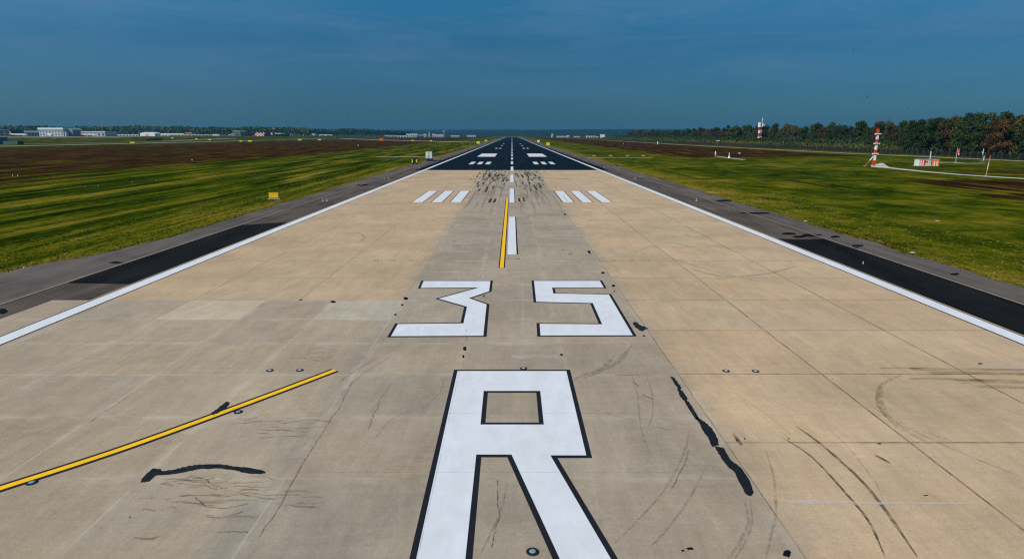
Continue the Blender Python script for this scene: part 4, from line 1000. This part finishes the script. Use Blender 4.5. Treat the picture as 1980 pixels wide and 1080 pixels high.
def place_tree(x, y, kd, v, s, where, group):
    global tree_n
    pr = protos[(kd, v)]; o = pr if pr.name not in used else copy_tree(pr); used.add(pr.name)
    o.location = (x, y, 0); o.rotation_euler = (0, 0, rnd.uniform(0, 6.28)); o.scale = (s * rnd.uniform(.92, 1.12), s * rnd.uniform(.92, 1.12), s)
    tag(o, f'{LBL[kd]} {where}', 'tree', f'{LBL[kd]}s {where}'); tree_n += 1
def kind_pick(rust): 
    u = rnd.random()
    return 'rust' if u < rust else ('dark' if u < rust + .36 else ('green' if u < rust + .72 else 'olive'))
y = 268.0
while y < 440:
    for rx, wh, row in ((256, 'at the front of the tall wood behind the fence', 0), (265, 'in the second row of the tall wood behind the fence', 1), (276, 'deep in the tall wood behind the fence', 2)):
        if y > 415 and row == 0: continue
        place_tree(rx + rnd.uniform(-2, 2), y + row * 2 + rnd.uniform(-2, 2), kind_pick(0.20 if 330 < y < 425 else 0.12), rnd.randrange(3), rnd.uniform(0.93, 1.10) - (0.10 if y > 395 else 0), wh, None)
    y += 7.2
y = 430.0
while y < 1650:
    st_ = 8.4 + (y - 430) * 0.0105
    for row, rx in enumerate((294, 306)):
        place_tree(rx + rnd.uniform(-4, 4), y + rnd.uniform(-3, 3), kind_pick(0.14), rnd.randrange(3), rnd.uniform(0.84, 1.12) * (0.98 if y < 900 else 0.94), ('on the edge of' if row == 0 else 'within') + ' the long wood behind the banded tower', None)
    y += st_
# lower edge trees between hedge and wood
y = 440.0
while y < 1500:
    place_tree(278 + rnd.uniform(-6, 6), y, kind_pick(0.22), rnd.randrange(3), rnd.uniform(0.40, 0.62), 'growing low before the long wood', None)
    y += 19 + (y - 440) * 0.014

def leaf_mass(name, boxes, dens, leaf, mats_, label):
    rr = random.Random(11); q = MB(); t = []
    for (x0, x1, y0, y1, h) in boxes:
        for i in range(int((y1 - y0) * dens)):
            x = rr.uniform(x0, x1); yy = rr.uniform(y0, y1); hh = h * (0.6 + 0.55 * (0.5 + 0.5 * nz(x * .12, yy * .09, 4.0)) + 0.25 * nz(x * .4, yy * .35, 1.0))
            p = Vector((x, yy, hh * (rr.random() ** .6)))
            nn = Vector((rr.uniform(-1, 1), rr.uniform(-1, .6), rr.uniform(-.2, 1))).normalized(); u = nn.cross(Vector((rr.uniform(-1, 1), rr.uniform(-1, 1), rr.uniform(-1, 1)))).normalized(); w = nn.cross(u)
            s = leaf * rr.uniform(.6, 1.35)
            q.face([p - u * s * .5, p - w * s * .42, p + u * s * .5, p + w * s * .42], 0 if nz(yy * .03, x * .05, 7.7) < .12 else 1); t.append(rr.random())
    o = q.build(name, mats_); leaf_attr(o, t); return tag(o, label, kind='stuff')
leaf_mass('undergrowth', [(250, 266, 425, 640, 5.4), (246, 264, 640, 1000, 5.6), (235, 262, 1000, 1700, 6.5)], 26, 1.1, [m_leaf['olive'], m_leaf['green']], 'yellow-green hedge of scrub behind the fence')
leaf_mass('undergrowth', [(264, 282, 425, 900, 9.0), (262, 300, 900, 1700, 10.0), (252, 295, 262, 425, 4.2), (285, 300, 250, 425, 11.0)], 26, 1.3, [m_leaf['dark'], m_leaf['dark']], 'dark scrub under the trees of the wood')  # dark leaves throughout: shade at the wood's foot is put into their colour

# perimeter fence
fence = empty('perimeter_fence', (0, 0, 0))
def fx(y): return 243 if y < 450 else 243 - 28 * sstep(450, 1100, y)
m_mesh, k, b, o = material('wire_mesh')
b.inputs['Base Color'].default_value = (0.007, 0.008, 0.008, 1)
t = k('ShaderNodeTexCoord').outputs['Object']
f = k.ramp(k.noise(t, 2.0, 3.0, 0.7), [(0.35, 0.62), (0.65, 0.88)])
tr = k('ShaderNodeBsdfTransparent'); mx = k('ShaderNodeMixShader'); k.link(f, mx.inputs[0]); k.link(tr.outputs[0], mx.inputs[1]); k.link(b.outputs[0], mx.inputs[2]); k.link(mx.outputs[0], o.inputs[0])
fy = []; y = 262.0
while y < 1600: fy.append(y); y += 5.5
q = MB()
for a, b_ in zip(fy[:-1], fy[1:]): q.face([(fx(a), a, .1), (fx(b_), b_, .1), (fx(b_), b_, 2.7), (fx(a), a, 2.7)])
q.build('mesh_panel', m_mesh, fence)
rest = MB()
for i, y in enumerate(fy):
    q = MB() if i < 100 else rest
    q.tube((fx(y), y, 0), (fx(y), y, 2.75), .065, seg=6); q.tube((fx(y), y, 2.75), (fx(y) + .35, y, 3.15), .07, seg=6)
    if i < 100: q.build('fence_post', M['wood'], fence)
tag(rest.build('fence_post', M['wood'], fence), kind='stuff')
q = MB()
for zz in (2.7, 2.95, 3.12):
    for a, b_ in zip(fy[:-1], fy[1:]): q.tube((fx(a) + (zz - 2.7) * .8, a, zz), (fx(b_) + (zz - 2.7) * .8, b_, zz), .02, seg=4, caps=False)
q.build('wire', M['dark'], fence)
tag(fence, 'long dark wire fence with pale posts in front of the woods', 'fence')

# ---------------------------------------------------------------- far airport
def block(name, px0, px1, ptop, pbase, Y, depth, wall, label, cat='building', roof='white', roof_h=0.14, windows=0, rows=1, over=1.0, win='glass', rz=0.0, grp=None):
    x0 = P(px0, pbase, Y)[0]; x1 = P(px1, pbase, Y)[0]; zt = P((px0 + px1) / 2, ptop, Y)[2]; zb = ground_z((x0 + x1) / 2, Y)
    h = max(2.0, zt - zb); w = x1 - x0
    r = empty(name, ((x0 + x1) / 2, Y, zb), rz); rh = h * roof_h
    q = MB(); q.box(-w / 2, w / 2, 0, depth, 0, h - rh); q.build('wall', M[wall], r)
    q = MB(); q.box(-w / 2 - over, w / 2 + over, -over, depth + over, h - rh, h); q.build('roof', M[roof], r)
    ww = w / max(1, windows)
    for j in range(rows):
        z0 = (h - rh) * (0.12 + j * 0.84 / rows); z1 = z0 + (h - rh) * 0.58 / rows
        for i in range(windows):
            xx = -w / 2 + ww * (i + .5); q = MB(); q.box(xx - ww * .34, xx + ww * .34, -.15, -.01, z0, z1); q.build('window', M[win], r)
    return tag(r, label, cat, grp), w, h
Yh = 1640
hg, w, h = block('hangar', 77, 124, 247, 264, Yh, 60, 'palewall', 'tall pale hangar with white overhanging roof beside the airliners', 'hangar', 'white', 0.22, 8, 2, 1.5, 'bluegrey')
q = MB(); q.side([(w / 2 + .2, 0), (w / 2 + 5, 0), (w / 2 + 4, h * .55), (w / 2 + .2, h * .62)], 2, 30); q.build('side_panel', M['white'], hg)
q = MB(); q.side([(w / 2 + 5.2, 0), (w / 2 + 17, 0), (w / 2 + 15, h * .8), (w / 2 + 5.2, h * .9)], 12, 55); q.build('annex', M['greenwall'], hg)
block('hangar', 134, 204, 254, 264, Yh + 40, 50, 'palewall', 'long low hangar with flat white roof behind an orange-tailed airliner', 'hangar', 'offwhite', 0.2, 9, 1, 1.2, 'teal')
block('terminal_building', 50, 84, 253.5, 264, Yh + 10, 40, 'teal', 'dark teal low building between airliner and tall hangar', 'building', 'offwhite', 0.10, 6, 1, 1.0)
block('terminal_building', -60, 20, 250, 264, Yh + 30, 40, 'teal', 'dark teal block cut by the picture edge behind the airliners', 'building', 'teal', 0.12, 8, 2, 1.0)
block('terminal_building', 206, 268, 260, 264.3, 2000, 40, 'palewall', 'low white terminal strip right of the long hangar'.replace('right of', 'next to'), 'building', 'offwhite', 0.3, 10, 1, .6)
block('terminal_building', 300, 356, 258, 263.6, 2050, 50, 'palewall', 'long white apron building between the white shed and the sloped hangar', 'building', 'offwhite', 0.35, 9, 1, .8)
block('terminal_building', 360, 371, 256.3, 262, 2150, 30, 'offwhite', 'small white box building with reddish roof on the apron', 'building', 'pink', 0.3, 2, 1, .4)
block('terminal_building', 330, 410, 260.5, 264, 2000, 20, 'bluegrey', 'low grey service building stretching along the apron', 'building', 'offwhite', 0.3, 12, 1, .4)
block('terminal_building', 412, 424, 259.6, 263.6, 2000, 20, 'white', 'small bright white hut on the apron with a red door', 'building', 'white', 0.2, 2, 1, .3, 'red')
block('terminal_building', 537, 550, 257.5, 262.5, 2400, 30, 'offwhite', 'pale flat building behind the dark control hut', 'building', 'white', 0.3, 3, 1, .3)
for i, (a, b_, t_) in enumerate([(562, 567, 258), (575, 580, 259.5), (586, 600, 260), (604, 609, 258.5), (618, 642, 260)]):
    block('terminal_building', a, b_, t_, 263, 2700, 25, 'palewall', f'tiny pale distant building, {["first", "second", "third", "fourth", "fifth"][i]} of five past the dark hut', 'building', 'offwhite', 0.3, 2, 1, .3, grp='tiny distant buildings')
for i, (a, b_, t_, bs, wl, lab) in enumerate([(742, 762, 261.5, 264.5, 'offwhite', 'low white building with a reddish wing, start of the central row'), (764, 786, 262, 264.6, 'white', 'low bright white building in the central row'), (786, 803, 258.8, 264.5, 'palewall', 'wide white two-storey building in the central row'), (803, 806.5, 258.8, 264.5, 'white', 'slim white tower block at the end of the two-storey building'), (808, 818, 261, 264.5, 'teal', 'dark teal building between two white blocks'), (819.5, 823.5, 259.2, 264.5, 'white', 'white cube-like block before the slim control tower'), (836.5, 840.5, 259, 264.5, 'white', 'white cube-like block past the slim control tower'), (840, 858, 260.2, 264.5, 'palewall', 'pale wide building at the end of the central row'), (872, 888, 261.8, 264.5, 'palewall', 'faint low white shed near the runway end'), (903, 920, 261.5, 264.3, 'offwhite', 'long low white shed closest to the runway end')]):
    block('terminal_building', a, b_, t_, bs, 3300, 40, wl, lab, 'building', 'offwhite', 0.2, 4, 1, .8)
block('control_tower', 829, 831.2, 255, 264, 3320, 10, 'white', 'slim white control tower amid the central row of buildings', 'tower', 'bluegrey', 0.16, 1, 4, 1.5)
block('control_tower', 856.5, 860.5, 253, 264, 3500, 14, 'bluegrey', 'blue-grey hazy tower beside the pale wide building', 'tower', 'pink', 0.14, 2, 3, 1.5)
for a, b_, t_, lab in [(1078, 1094, 263.2, 'low yellowish white building row beyond the mast-side heath'), (1097, 1101, 262, 'small white cube building beyond the mast-side heath'), (1112, 1122, 263.5, 'faint grey building far beyond the mast-side heath'), (1135, 1137.5, 262.8, 'tiny white hut far beyond the mast-side heath'), (1140, 1152, 263, 'faint wide shed far beyond the mast-side heath'), (1067.5, 1069.5, 259, 'thin white distant tower beyond the mast-side heath'), (1155, 1158, 264, 'tiny pale hut nearest the white block on the heath')]:
    block('terminal_building', a, b_, t_, 266, 2900, 30, 'palewall', lab, 'building', 'offwhite', 0.25, 3, 1, .4)
block('terminal_building', 1162.5, 1169.5, 259.8, 265.5, 2600, 20, 'white', 'white block standing above the far heath on the mast side', 'building', 'offwhite', 0.2, 2, 2, .3, 'palewall')

# pale hangar with a sloped roof
xa = P(444, 262, 2100)[0]; xb = P(467, 262, 2100)[0]; zb = ground_z(xa, 2100); zt = P(455, 253.2, 2100)[2] - zb; w = xb - xa
r = empty('hangar', ((xa + xb) / 2, 2100, zb))
q = MB(); q.side([(-w / 2 + 6, 0), (w / 2 - 3, 0), (w / 2 - 3, zt * .92), (-w * .12, zt * .92), (-w * .12, zt * .5), (-w / 2 + 6, zt * .22)], 0, 40); q.build('wall', M['bluegrey'], r)
q = MB(); q.side([(-w * .2, zt * .92), (w / 2 - 2, zt * .92), (w / 2 - 4, zt), (-w * .17, zt)], -1.5, 41); q.side([(-w / 2 - 4, zt * .15), (-w * .13, zt * .42), (-w * .13, zt * .52), (-w / 2 - 4, zt * .24)], -1, 40); q.build('roof', M['offwhite'], r)
q = MB(); q.box(-w * .05, w / 2 - 6, -.2, -.01, .5, zt * .7); q.build('door', M['teal'], r)
tag(r, 'grey hangar with a stepped sloping white roof far across the field', 'hangar')

# white shed with red triangle
xa = P(271.5, 263, 1900)[0]; xb = P(300, 263, 1900)[0]; w = xb - xa; zb = ground_z(xa, 1900); zt = P(285, 255.4, 1900)[2] - zb
r = empty('storage_shed', ((xa + xb) / 2, 1900, zb))
prof = [(-w / 2, 0), (w / 2, 0)] + [(w / 2 * math.cos(a) if abs(math.cos(a)) < .93 else w / 2 * math.copysign(1, math.cos(a)), zt * (.55 + .45 * math.sin(a))) for a in [math.pi * i / 12 for i in range(13)]]
q = MB(); q.side(prof, 0, 30); q.build('wall', M['white'], r)
q = MB(); q.side([(-w * .16, .5), (w * .10, .5), (-w * .02, zt * .62)], -.25, -.02); q.side([(-w * .09, .5), (w * .04, .5), (-w * .02, zt * .3)], -.3, -.251, 1); q.build('emblem', [M['red'], M['white']], r)
tag(r, 'rounded white shed marked with a red triangle', 'shed')

# grey building cut by the picture edge, with arched openings
xa = P(-30, 280, 832)[0]; xb = P(26, 280, 832)[0]; xc = P(58, 280, 832)[0]; yy = 810; zt = P(10, 266, yy)[2]
r = empty('service_building', (xb, yy, 0)); w = xb - xa
q = MB(); q.box(-w, 0, 0, 14, 0, zt); q.build('wall', M['bluegrey'], r)
q = MB(); q.box(-w - .5, .5, -.6, 14.5, zt, zt + .7); q.build('roof', M['greenwall'], r)
for i, cx_ in enumerate((-9.5, -3.6, -17, -24)):
    q = MB(); q.side([(cx_ - 2.3, .2), (cx_ + 2.3, .2)] + [(cx_ + 2.3 * math.cos(a), 3.4 + 2.3 * math.sin(a)) for a in [math.pi * j / 10 for j in range(11)]], -.25, -.02); q.build('door', M['dark'], r)
q = MB(); q.box(0.02, xc - xb, 2, 12, 0, zt * .48); q.build('annex', M['teal'], r)
tag(r, 'blue-grey service building with dark arched doors and a low annex', 'building')

# red checkered hut, dark control hut and scrub
x0 = P(495, 268, 2050)[0]; r = empty('checkered_hut', (x0 + 14, 2050, ground_z(x0, 2050)))
q = MB(); n_ = 6; w = 30
for i in range(n_):
    for j in range(3): q.box(-w / 2 + w * i / n_, -w / 2 + w * (i + 1) / n_, 0, 8, j * 3.3, (j + 1) * 3.3, (i + j) % 2)
q.build('wall', [M['red'], M['white']], r)
q = MB(); q.side([(-w / 2 - 9, 0), (-w / 2 - .1, 0), (-w / 2 - .1, 5)], 0, 8); q.build('annex', M['red'], r)
q = MB()
for i in range(3): q.lathe([(-w / 2 + 5 + 10 * i - .1, 3.0, 10.0), (-w / 2 + 5 + 10 * i + .1, 3.0, 10.0)], 12, yoff=4)
q.build('roof', M['white'], r)
tag(r, 'hut in red and white checks beside the dark control hut', 'hut')
x0 = P(530, 268, 2060)[0]; r = empty('control_hut', (x0, 2060, ground_z(x0, 2060)))
q = MB(); q.box(-4, 6, 0, 10, 0, 17); q.build('wall', M['dark'], r)
q = MB(); q.lathe([(-6, 1.0, 20), (-5, 4.0, 20), (7, 4.0, 20), (8, 1.0, 20)], 14, yoff=5, squash=.9); q.build('top_cabin', M['dark'], r)
q = MB(); q.box(-3, 4, 3, 7, 23.4, 24.6); q.build('roof', M['offwhite'], r)
q = MB(); q.box(-8, -4.1, 0, 5, 4, 11); q.box(6.1, 9, 0, 5, 6, 11); q.build('panel', M['offwhite'], r)
q = MB(); q.box(9.1, 42, 1, 9, 0, 7); q.build('annex', M['dark'], r); q = MB(); q.box(-22, -8.1, 1, 9, 0, 9); q.build('annex', M['dark'], r)
tag(r, 'dark control hut with a rounded dark top beyond the taxiway', 'building')

# high-mast lights on the apron
for i, (px, pt, lab) in enumerate([(18.5, 241, 'tall floodlight mast behind the airliner at the picture edge'), (46, 242, 'tall floodlight mast between airliner and tall hangar'), (29.5, 243.5, 'slim floodlight mast over the first airliner tail'), (145, 247, 'floodlight mast above the long low hangar, first along it'), (184, 247, 'floodlight mast above the long low hangar, second along it'), (197, 244, 'leaning-looking floodlight mast at the end of the long low hangar'), (266.5, 248, 'floodlight mast beside the white shed'), (382, 250, 'floodlight mast past the long white apron building, nearer of two'), (398, 251, 'floodlight mast past the long white apron building, farther of two'), (326, 251, 'floodlight mast beyond the rounded white shed')]):
    Y = 1760 if px < 230 else 2150; x, yy, zt = P(px, pt, Y); zb = ground_z(x, Y); r = empty('floodlight_mast', (x, Y, zb)); h = zt - zb
    q = MB(); q.tube((0, 0, 0), (0, 0, h), .42, .25, 8); q.build('pole', M['grey'], r)
    q = MB(); q.tube((0, 0, h - .6), (0, 0, h), 2.0, 2.0, 10); q.build('lamp_ring', M['palewall'], r)
    tag(r, lab.replace('leaning-looking ', ''), 'floodlight', 'apron floodlight masts')

# airliners
def airliner(px, py, Y, rz, L, label, tail='orange', engine='orange'):
    x, yy, _ = P(px, py, Y); r = empty('airliner', (x, Y, ground_z(x, Y)), rz); k_ = L / 37.0; r.scale = (k_,) * 3
    q = MB(); q.lathe([(-18.4, .35, 4.9), (-15, 1.1, 4.6), (-11, 1.75, 4.1), (-6, 1.98, 3.8), (10, 1.98, 3.8), (14, 1.85, 3.75), (16.5, 1.4, 3.55), (18, .75, 3.35), (18.5, .15, 3.25)], 16); q.build('fuselage', M['white'], r, smooth=True)
    q = MB(); q.side([(-17.6, 5.0), (-13.2, 5.4), (-16.0, 11.8), (-18.4, 11.8)], -.16, .16); q.build('tail_fin', M[tail], r)
    for sy in (-1, 1):
        q = MB(); q.v += [(3.5, sy * 1.7, 3.0), (-3, sy * 1.7, 3.0), (-5.2, sy * 17, 4.2), (-3.6, sy * 17, 4.2), (3.5, sy * 1.7, 3.4), (-3, sy * 1.7, 3.2), (-5.2, sy * 17, 4.3), (-3.6, sy * 17, 4.35)]
        for f in ((0, 1, 2, 3), (7, 6, 5, 4), (0, 4, 5, 1), (1, 5, 6, 2), (2, 6, 7, 3), (3, 7, 4, 0)): q.f.append(f); q.mi.append(0)
        q.build('wing', M['palewall'], r)
        q = MB(); q.v += [(-13.8, sy * .5, 5.0), (-16.6, sy * .5, 5.0), (-18.4, sy * 6.1, 5.5), (-17, sy * 6.1, 5.5), (-13.8, sy * .5, 5.2), (-16.6, sy * .5, 5.15), (-18.4, sy * 6.1, 5.6), (-17, sy * 6.1, 5.6)]
        for f in ((0, 1, 2, 3), (7, 6, 5, 4), (0, 4, 5, 1), (1, 5, 6, 2), (2, 6, 7, 3), (3, 7, 4, 0)): q.f.append(f); q.mi.append(0)
        q.build('tailplane', M['white'], r)
        q = MB(); q.lathe([(-1, .7, 1.9), (.5, 1.1, 1.9), (3, 1.15, 1.9), (3.8, 1.0, 1.9)], 12, yoff=sy * 5.6); q.build('engine', M[engine], r, smooth=True)
        q = MB(); q.box(-12, 9, sy * 1.985 - .02, sy * 1.985 + .02, 4.2, 4.45); q.build('window_row', M['glass'], r)
        q = MB(); q.tube((-1.2, sy * 3.4, .6), (-1.2, sy * 3.8, .6), .6, seg=12); q.tube((-1.2, sy * 3.3, .6), (-1.2, sy * 2.6, 3.1), .14); q.build('landing_gear', M['dark'], r)
    q = MB(); q.box(-6, 6, -2.03, 2.03, 2.2, 3.1); q.build('belly_stripe', M['orange'], r)
    q = MB(); q.tube((14, -.25, .4), (14, .25, .4), .4, seg=12); q.tube((14, 0, .4), (14, 0, 2.2), .12); q.build('nose_gear', M['dark'], r)
    q = MB(); q.box(16.0, 17.0, -.9, .9, 4.15, 4.6); q.build('cockpit_window', M['glass'], r)
    return tag(r, label, 'airliner', 'airliners parked on the far apron')
airliner(37, 264, 1500, R(8), 39, 'white airliner with orange tail parked closest to the picture edge')
airliner(97, 264, 1520, R(140), 37, 'white airliner with orange tail in front of the tall pale hangar')
airliner(173, 264, 1520, R(10), 36, 'white airliner with orange tail in front of the long low hangar')
airliner(320, 262.6, 2000, R(20), 34, 'small white airliner on the apron past the rounded shed', 'white', 'grey')

# clump of dark shrubs and the odd bush
def bush(name, px, pbase, Y, w, h, kd, label, nl=260, leaf=1.1):
    x = P(px, pbase, Y)[0]; rr = random.Random(int(px)); q = MB(); t = []
    for i in range(nl):
        a = rr.uniform(0, 6.28); e = rr.random() ** .5; p = Vector((w / 2 * e * math.cos(a), w / 4 * e * math.sin(a), h * rr.random() * math.sqrt(max(0.05, 1 - .8 * e * e)) * rr.uniform(.7, 1.15)))
        nn = Vector((rr.uniform(-1, 1), rr.uniform(-1, 1), rr.uniform(0, 1))).normalized(); u = nn.cross(Vector((rr.uniform(-1, 1), rr.uniform(-1, 1), .3))).normalized(); v_ = nn.cross(u); s = leaf * rr.uniform(.6, 1.3)
        q.face([p - u * s * .5, p - v_ * s * .4, p + u * s * .5, p + v_ * s * .4]); t.append(rr.random())
    o = q.build(name, m_leaf[kd], None, (x, Y, ground_z(x, Y))); leaf_attr(o, t); return tag(o, label, 'shrub')
for i, (px, w, h) in enumerate([(286, 9, 3.5), (294, 9, 6.5), (303, 10, 7), (311, 7, 7)]):
    bush('shrub', px, 273.5, 1220, w, h, 'dark', 'dark shrub beside the parallel taxiway, ' + ['lowest of a row of four', 'second from the low end of four', 'third from the low end of four', 'at the tall end of four'][i])
bush('shrub', 482, 268.5, 2040, 24, 13, 'rust', 'brown bush beside the red checkered hut', 400, 2.0)
bush('shrub', 517, 268.5, 2040, 20, 10, 'dark', 'dark bush between checkered hut and control hut', 300, 2.0)
bush('shrub', 548, 268.5, 2040, 40, 10, 'dark', 'long dark hedge beside the control hut', 600, 2.0)

# ---------------------------------------------------------------- far woods and hills
def far_wood(name, pts, depth, hmin, hmax, dens, leaf, mats_, label):
    rr = random.Random(5); q = MB(); t = []
    for (x0, y0, x1, y1) in pts:
        L = math.hypot(x1 - x0, y1 - y0)
        for i in range(int(L * dens)):
            f = rr.random(); x = x0 + (x1 - x0) * f; y = y0 + (y1 - y0) * f + rr.uniform(0, depth)
            hh = hmin + (hmax - hmin) * (0.5 + 0.5 * nz(x * .012, y * .01, 3.3)) + 2.5 * nz(x * .09, y * .03, 6.0)
            p = Vector((x, y, ground_z(x, y) + hh * rr.random() ** .5)); nn = Vector((rr.uniform(-.8, .8), -1 + rr.uniform(-.2, .9), rr.uniform(-.1, 1.1))).normalized(); u = nn.cross(Vector((rr.uniform(-1, 1), rr.uniform(-1, 1), rr.uniform(-1, 1)))).normalized(); v_ = nn.cross(u); s = leaf * rr.uniform(.6, 1.3)
            q.face([p - u * s * .5, p - v_ * s * .42, p + u * s * .5, p + v_ * s * .42], 0 if rr.random() < .7 else 1); t.append(rr.random())
    o = q.build(name, mats_); leaf_attr(o, t); return tag(o, label, kind='stuff')
far_wood('forest', [(-3600, 2350, -1500, 2350), (-1500, 2350, -850, 2600)], 120, 26, 40, 6.0, 7.5, [m_leaf['dark'], m_leaf['green']], 'dark forest behind the hangars')
far_wood('forest', [(-1500, 2900, -650, 3300), (-650, 3300, -560, 3500)], 120, 26, 36, 6.0, 8.0, [m_leaf['dark'], m_leaf['green']], 'forest belt beyond the apron')

m_hill, k, b, o = material('wooded_hill')
t = k('ShaderNodeTexCoord').outputs['Object']
k.link(k.ramp(k.noise(t, 0.02, 5.0, 0.7), [(0.35, (0.001, 0.008, 0.009)), (0.7, (0.005, 0.022, 0.018))]), b.inputs['Base Color']); b.inputs['Roughness'].default_value = 1.0
def hill(Y, x0, x1, zfun, depth, label):
    q = MB(); k_ = int((x1 - x0) / 14); rows = [(0.0, 0.0), (0.25, 0.55), (0.6, 0.9), (1.0, 1.0), (1.6, 0.9), (2.6, 0.0)]
    idx = []
    for i in range(k_ + 1):
        x = x0 + (x1 - x0) * i / k_; h = zfun(x)
        idx.append(len(q.v))
        for (d, f) in rows:
            jag = (5 * nz(x * .03, d * 3, Y) + 3.5 * nz(x * .11, d * 5, Y + 3)) if 0 < f else 0
            q.v.append((x, Y + d * depth, max(-2, h * f + jag * (f > 0.4)) if f else -2.0))
    for i in range(k_):
        for j in range(len(rows) - 1):
            a, b_ = idx[i] + j, idx[i + 1] + j; q.f.append((a, b_, b_ + 1, a + 1)); q.mi.append(0)
    return tag(q.build('hills', m_hill, None, smooth=True), label, kind='structure')
def px_h(py, Y): return P(990, py, Y)[2]
def prof(tab, Y):
    def f(x):
        px = CX + x * (F_PX / ct) / Y * 1.0
        for (a, ya), (b_, yb2) in zip(tab[:-1], tab[1:]):
            if a <= px <= b_: py = ya + (yb2 - ya) * (px - a) / (b_ - a); break
        else: py = tab[0][1] if px < tab[0][0] else tab[-1][1]
        return px_h(py, Y)
    return f
hill(5200, -6500, 4700, prof([(-500, 249), (300, 250), (520, 250), (640, 251.5), (780, 253.5), (900, 254), (985, 251.5), (1060, 251), (1120, 250.3), (1230, 250), (1300, 250.5), (1700, 250)], 5200), 240, 'low wooded ridge along the horizon')
hill(3900, 900, 3600, prof([(1240, 263), (1290, 258), (1340, 257), (1400, 256), (1800, 255)], 3900), 160, 'nearer wooded rise beyond the mast-side fields')
hill(7300, -8000, 7000, prof([(-500, 249), (700, 251), (985, 249.8), (1020, 250.8), (1130, 249.4), (1400, 249), (2400, 249)], 7300), 320, 'blue ridge at the very horizon')

# ---------------------------------------------------------------- birds
for i, (px, py, Y) in enumerate([(1651, 95, 150), (1649.5, 100, 155), (1677, 188, 140), (1755, 211, 170)]):
    x, yy, z = P(px, py, Y); q = MB()
    q.lathe([(-.22, .02, 0), (-.08, .07, 0), (.08, .06, 0), (.2, .015, 0)], 8)
    for s in (-1, 1): q.face([(-.1, s * .04, .02), (.08, s * .04, .02), (.03, s * .3, .12), (-.06, s * .3, .12)]); q.face([(-.06, s * .3, .12), (.03, s * .3, .12), (-.1, s * .55, .05)])
    b_ = q.build('bird', M['bird'], None, (x, Y, z), R(40 + 35 * i)); tag(b_, 'dark bird in the sky, ' + ['upper of a close pair', 'lower of a close pair', 'alone above the striped mast', 'lowest, alone above the tall wood'][i], 'bird', 'birds over the wood')

# ---------------------------------------------------------------- haze
q = MB(); q.box(-11000, 11000, -400, 10200, -6, 140)
m_haze = bpy.data.materials.new('haze'); m_haze.use_nodes = True; m_haze.node_tree.nodes.clear(); k = N(m_haze.node_tree)
pv = k('ShaderNodeVolumePrincipled', ins={'Color': (0.07, 0.40, 0.72, 1), 'Density': 0.000042, 'Anisotropy': 0.0}); o = k('ShaderNodeOutputMaterial'); k.link(pv.outputs[0], o.inputs['Volume'])
tag(q.build('haze', m_haze), kind='stuff')
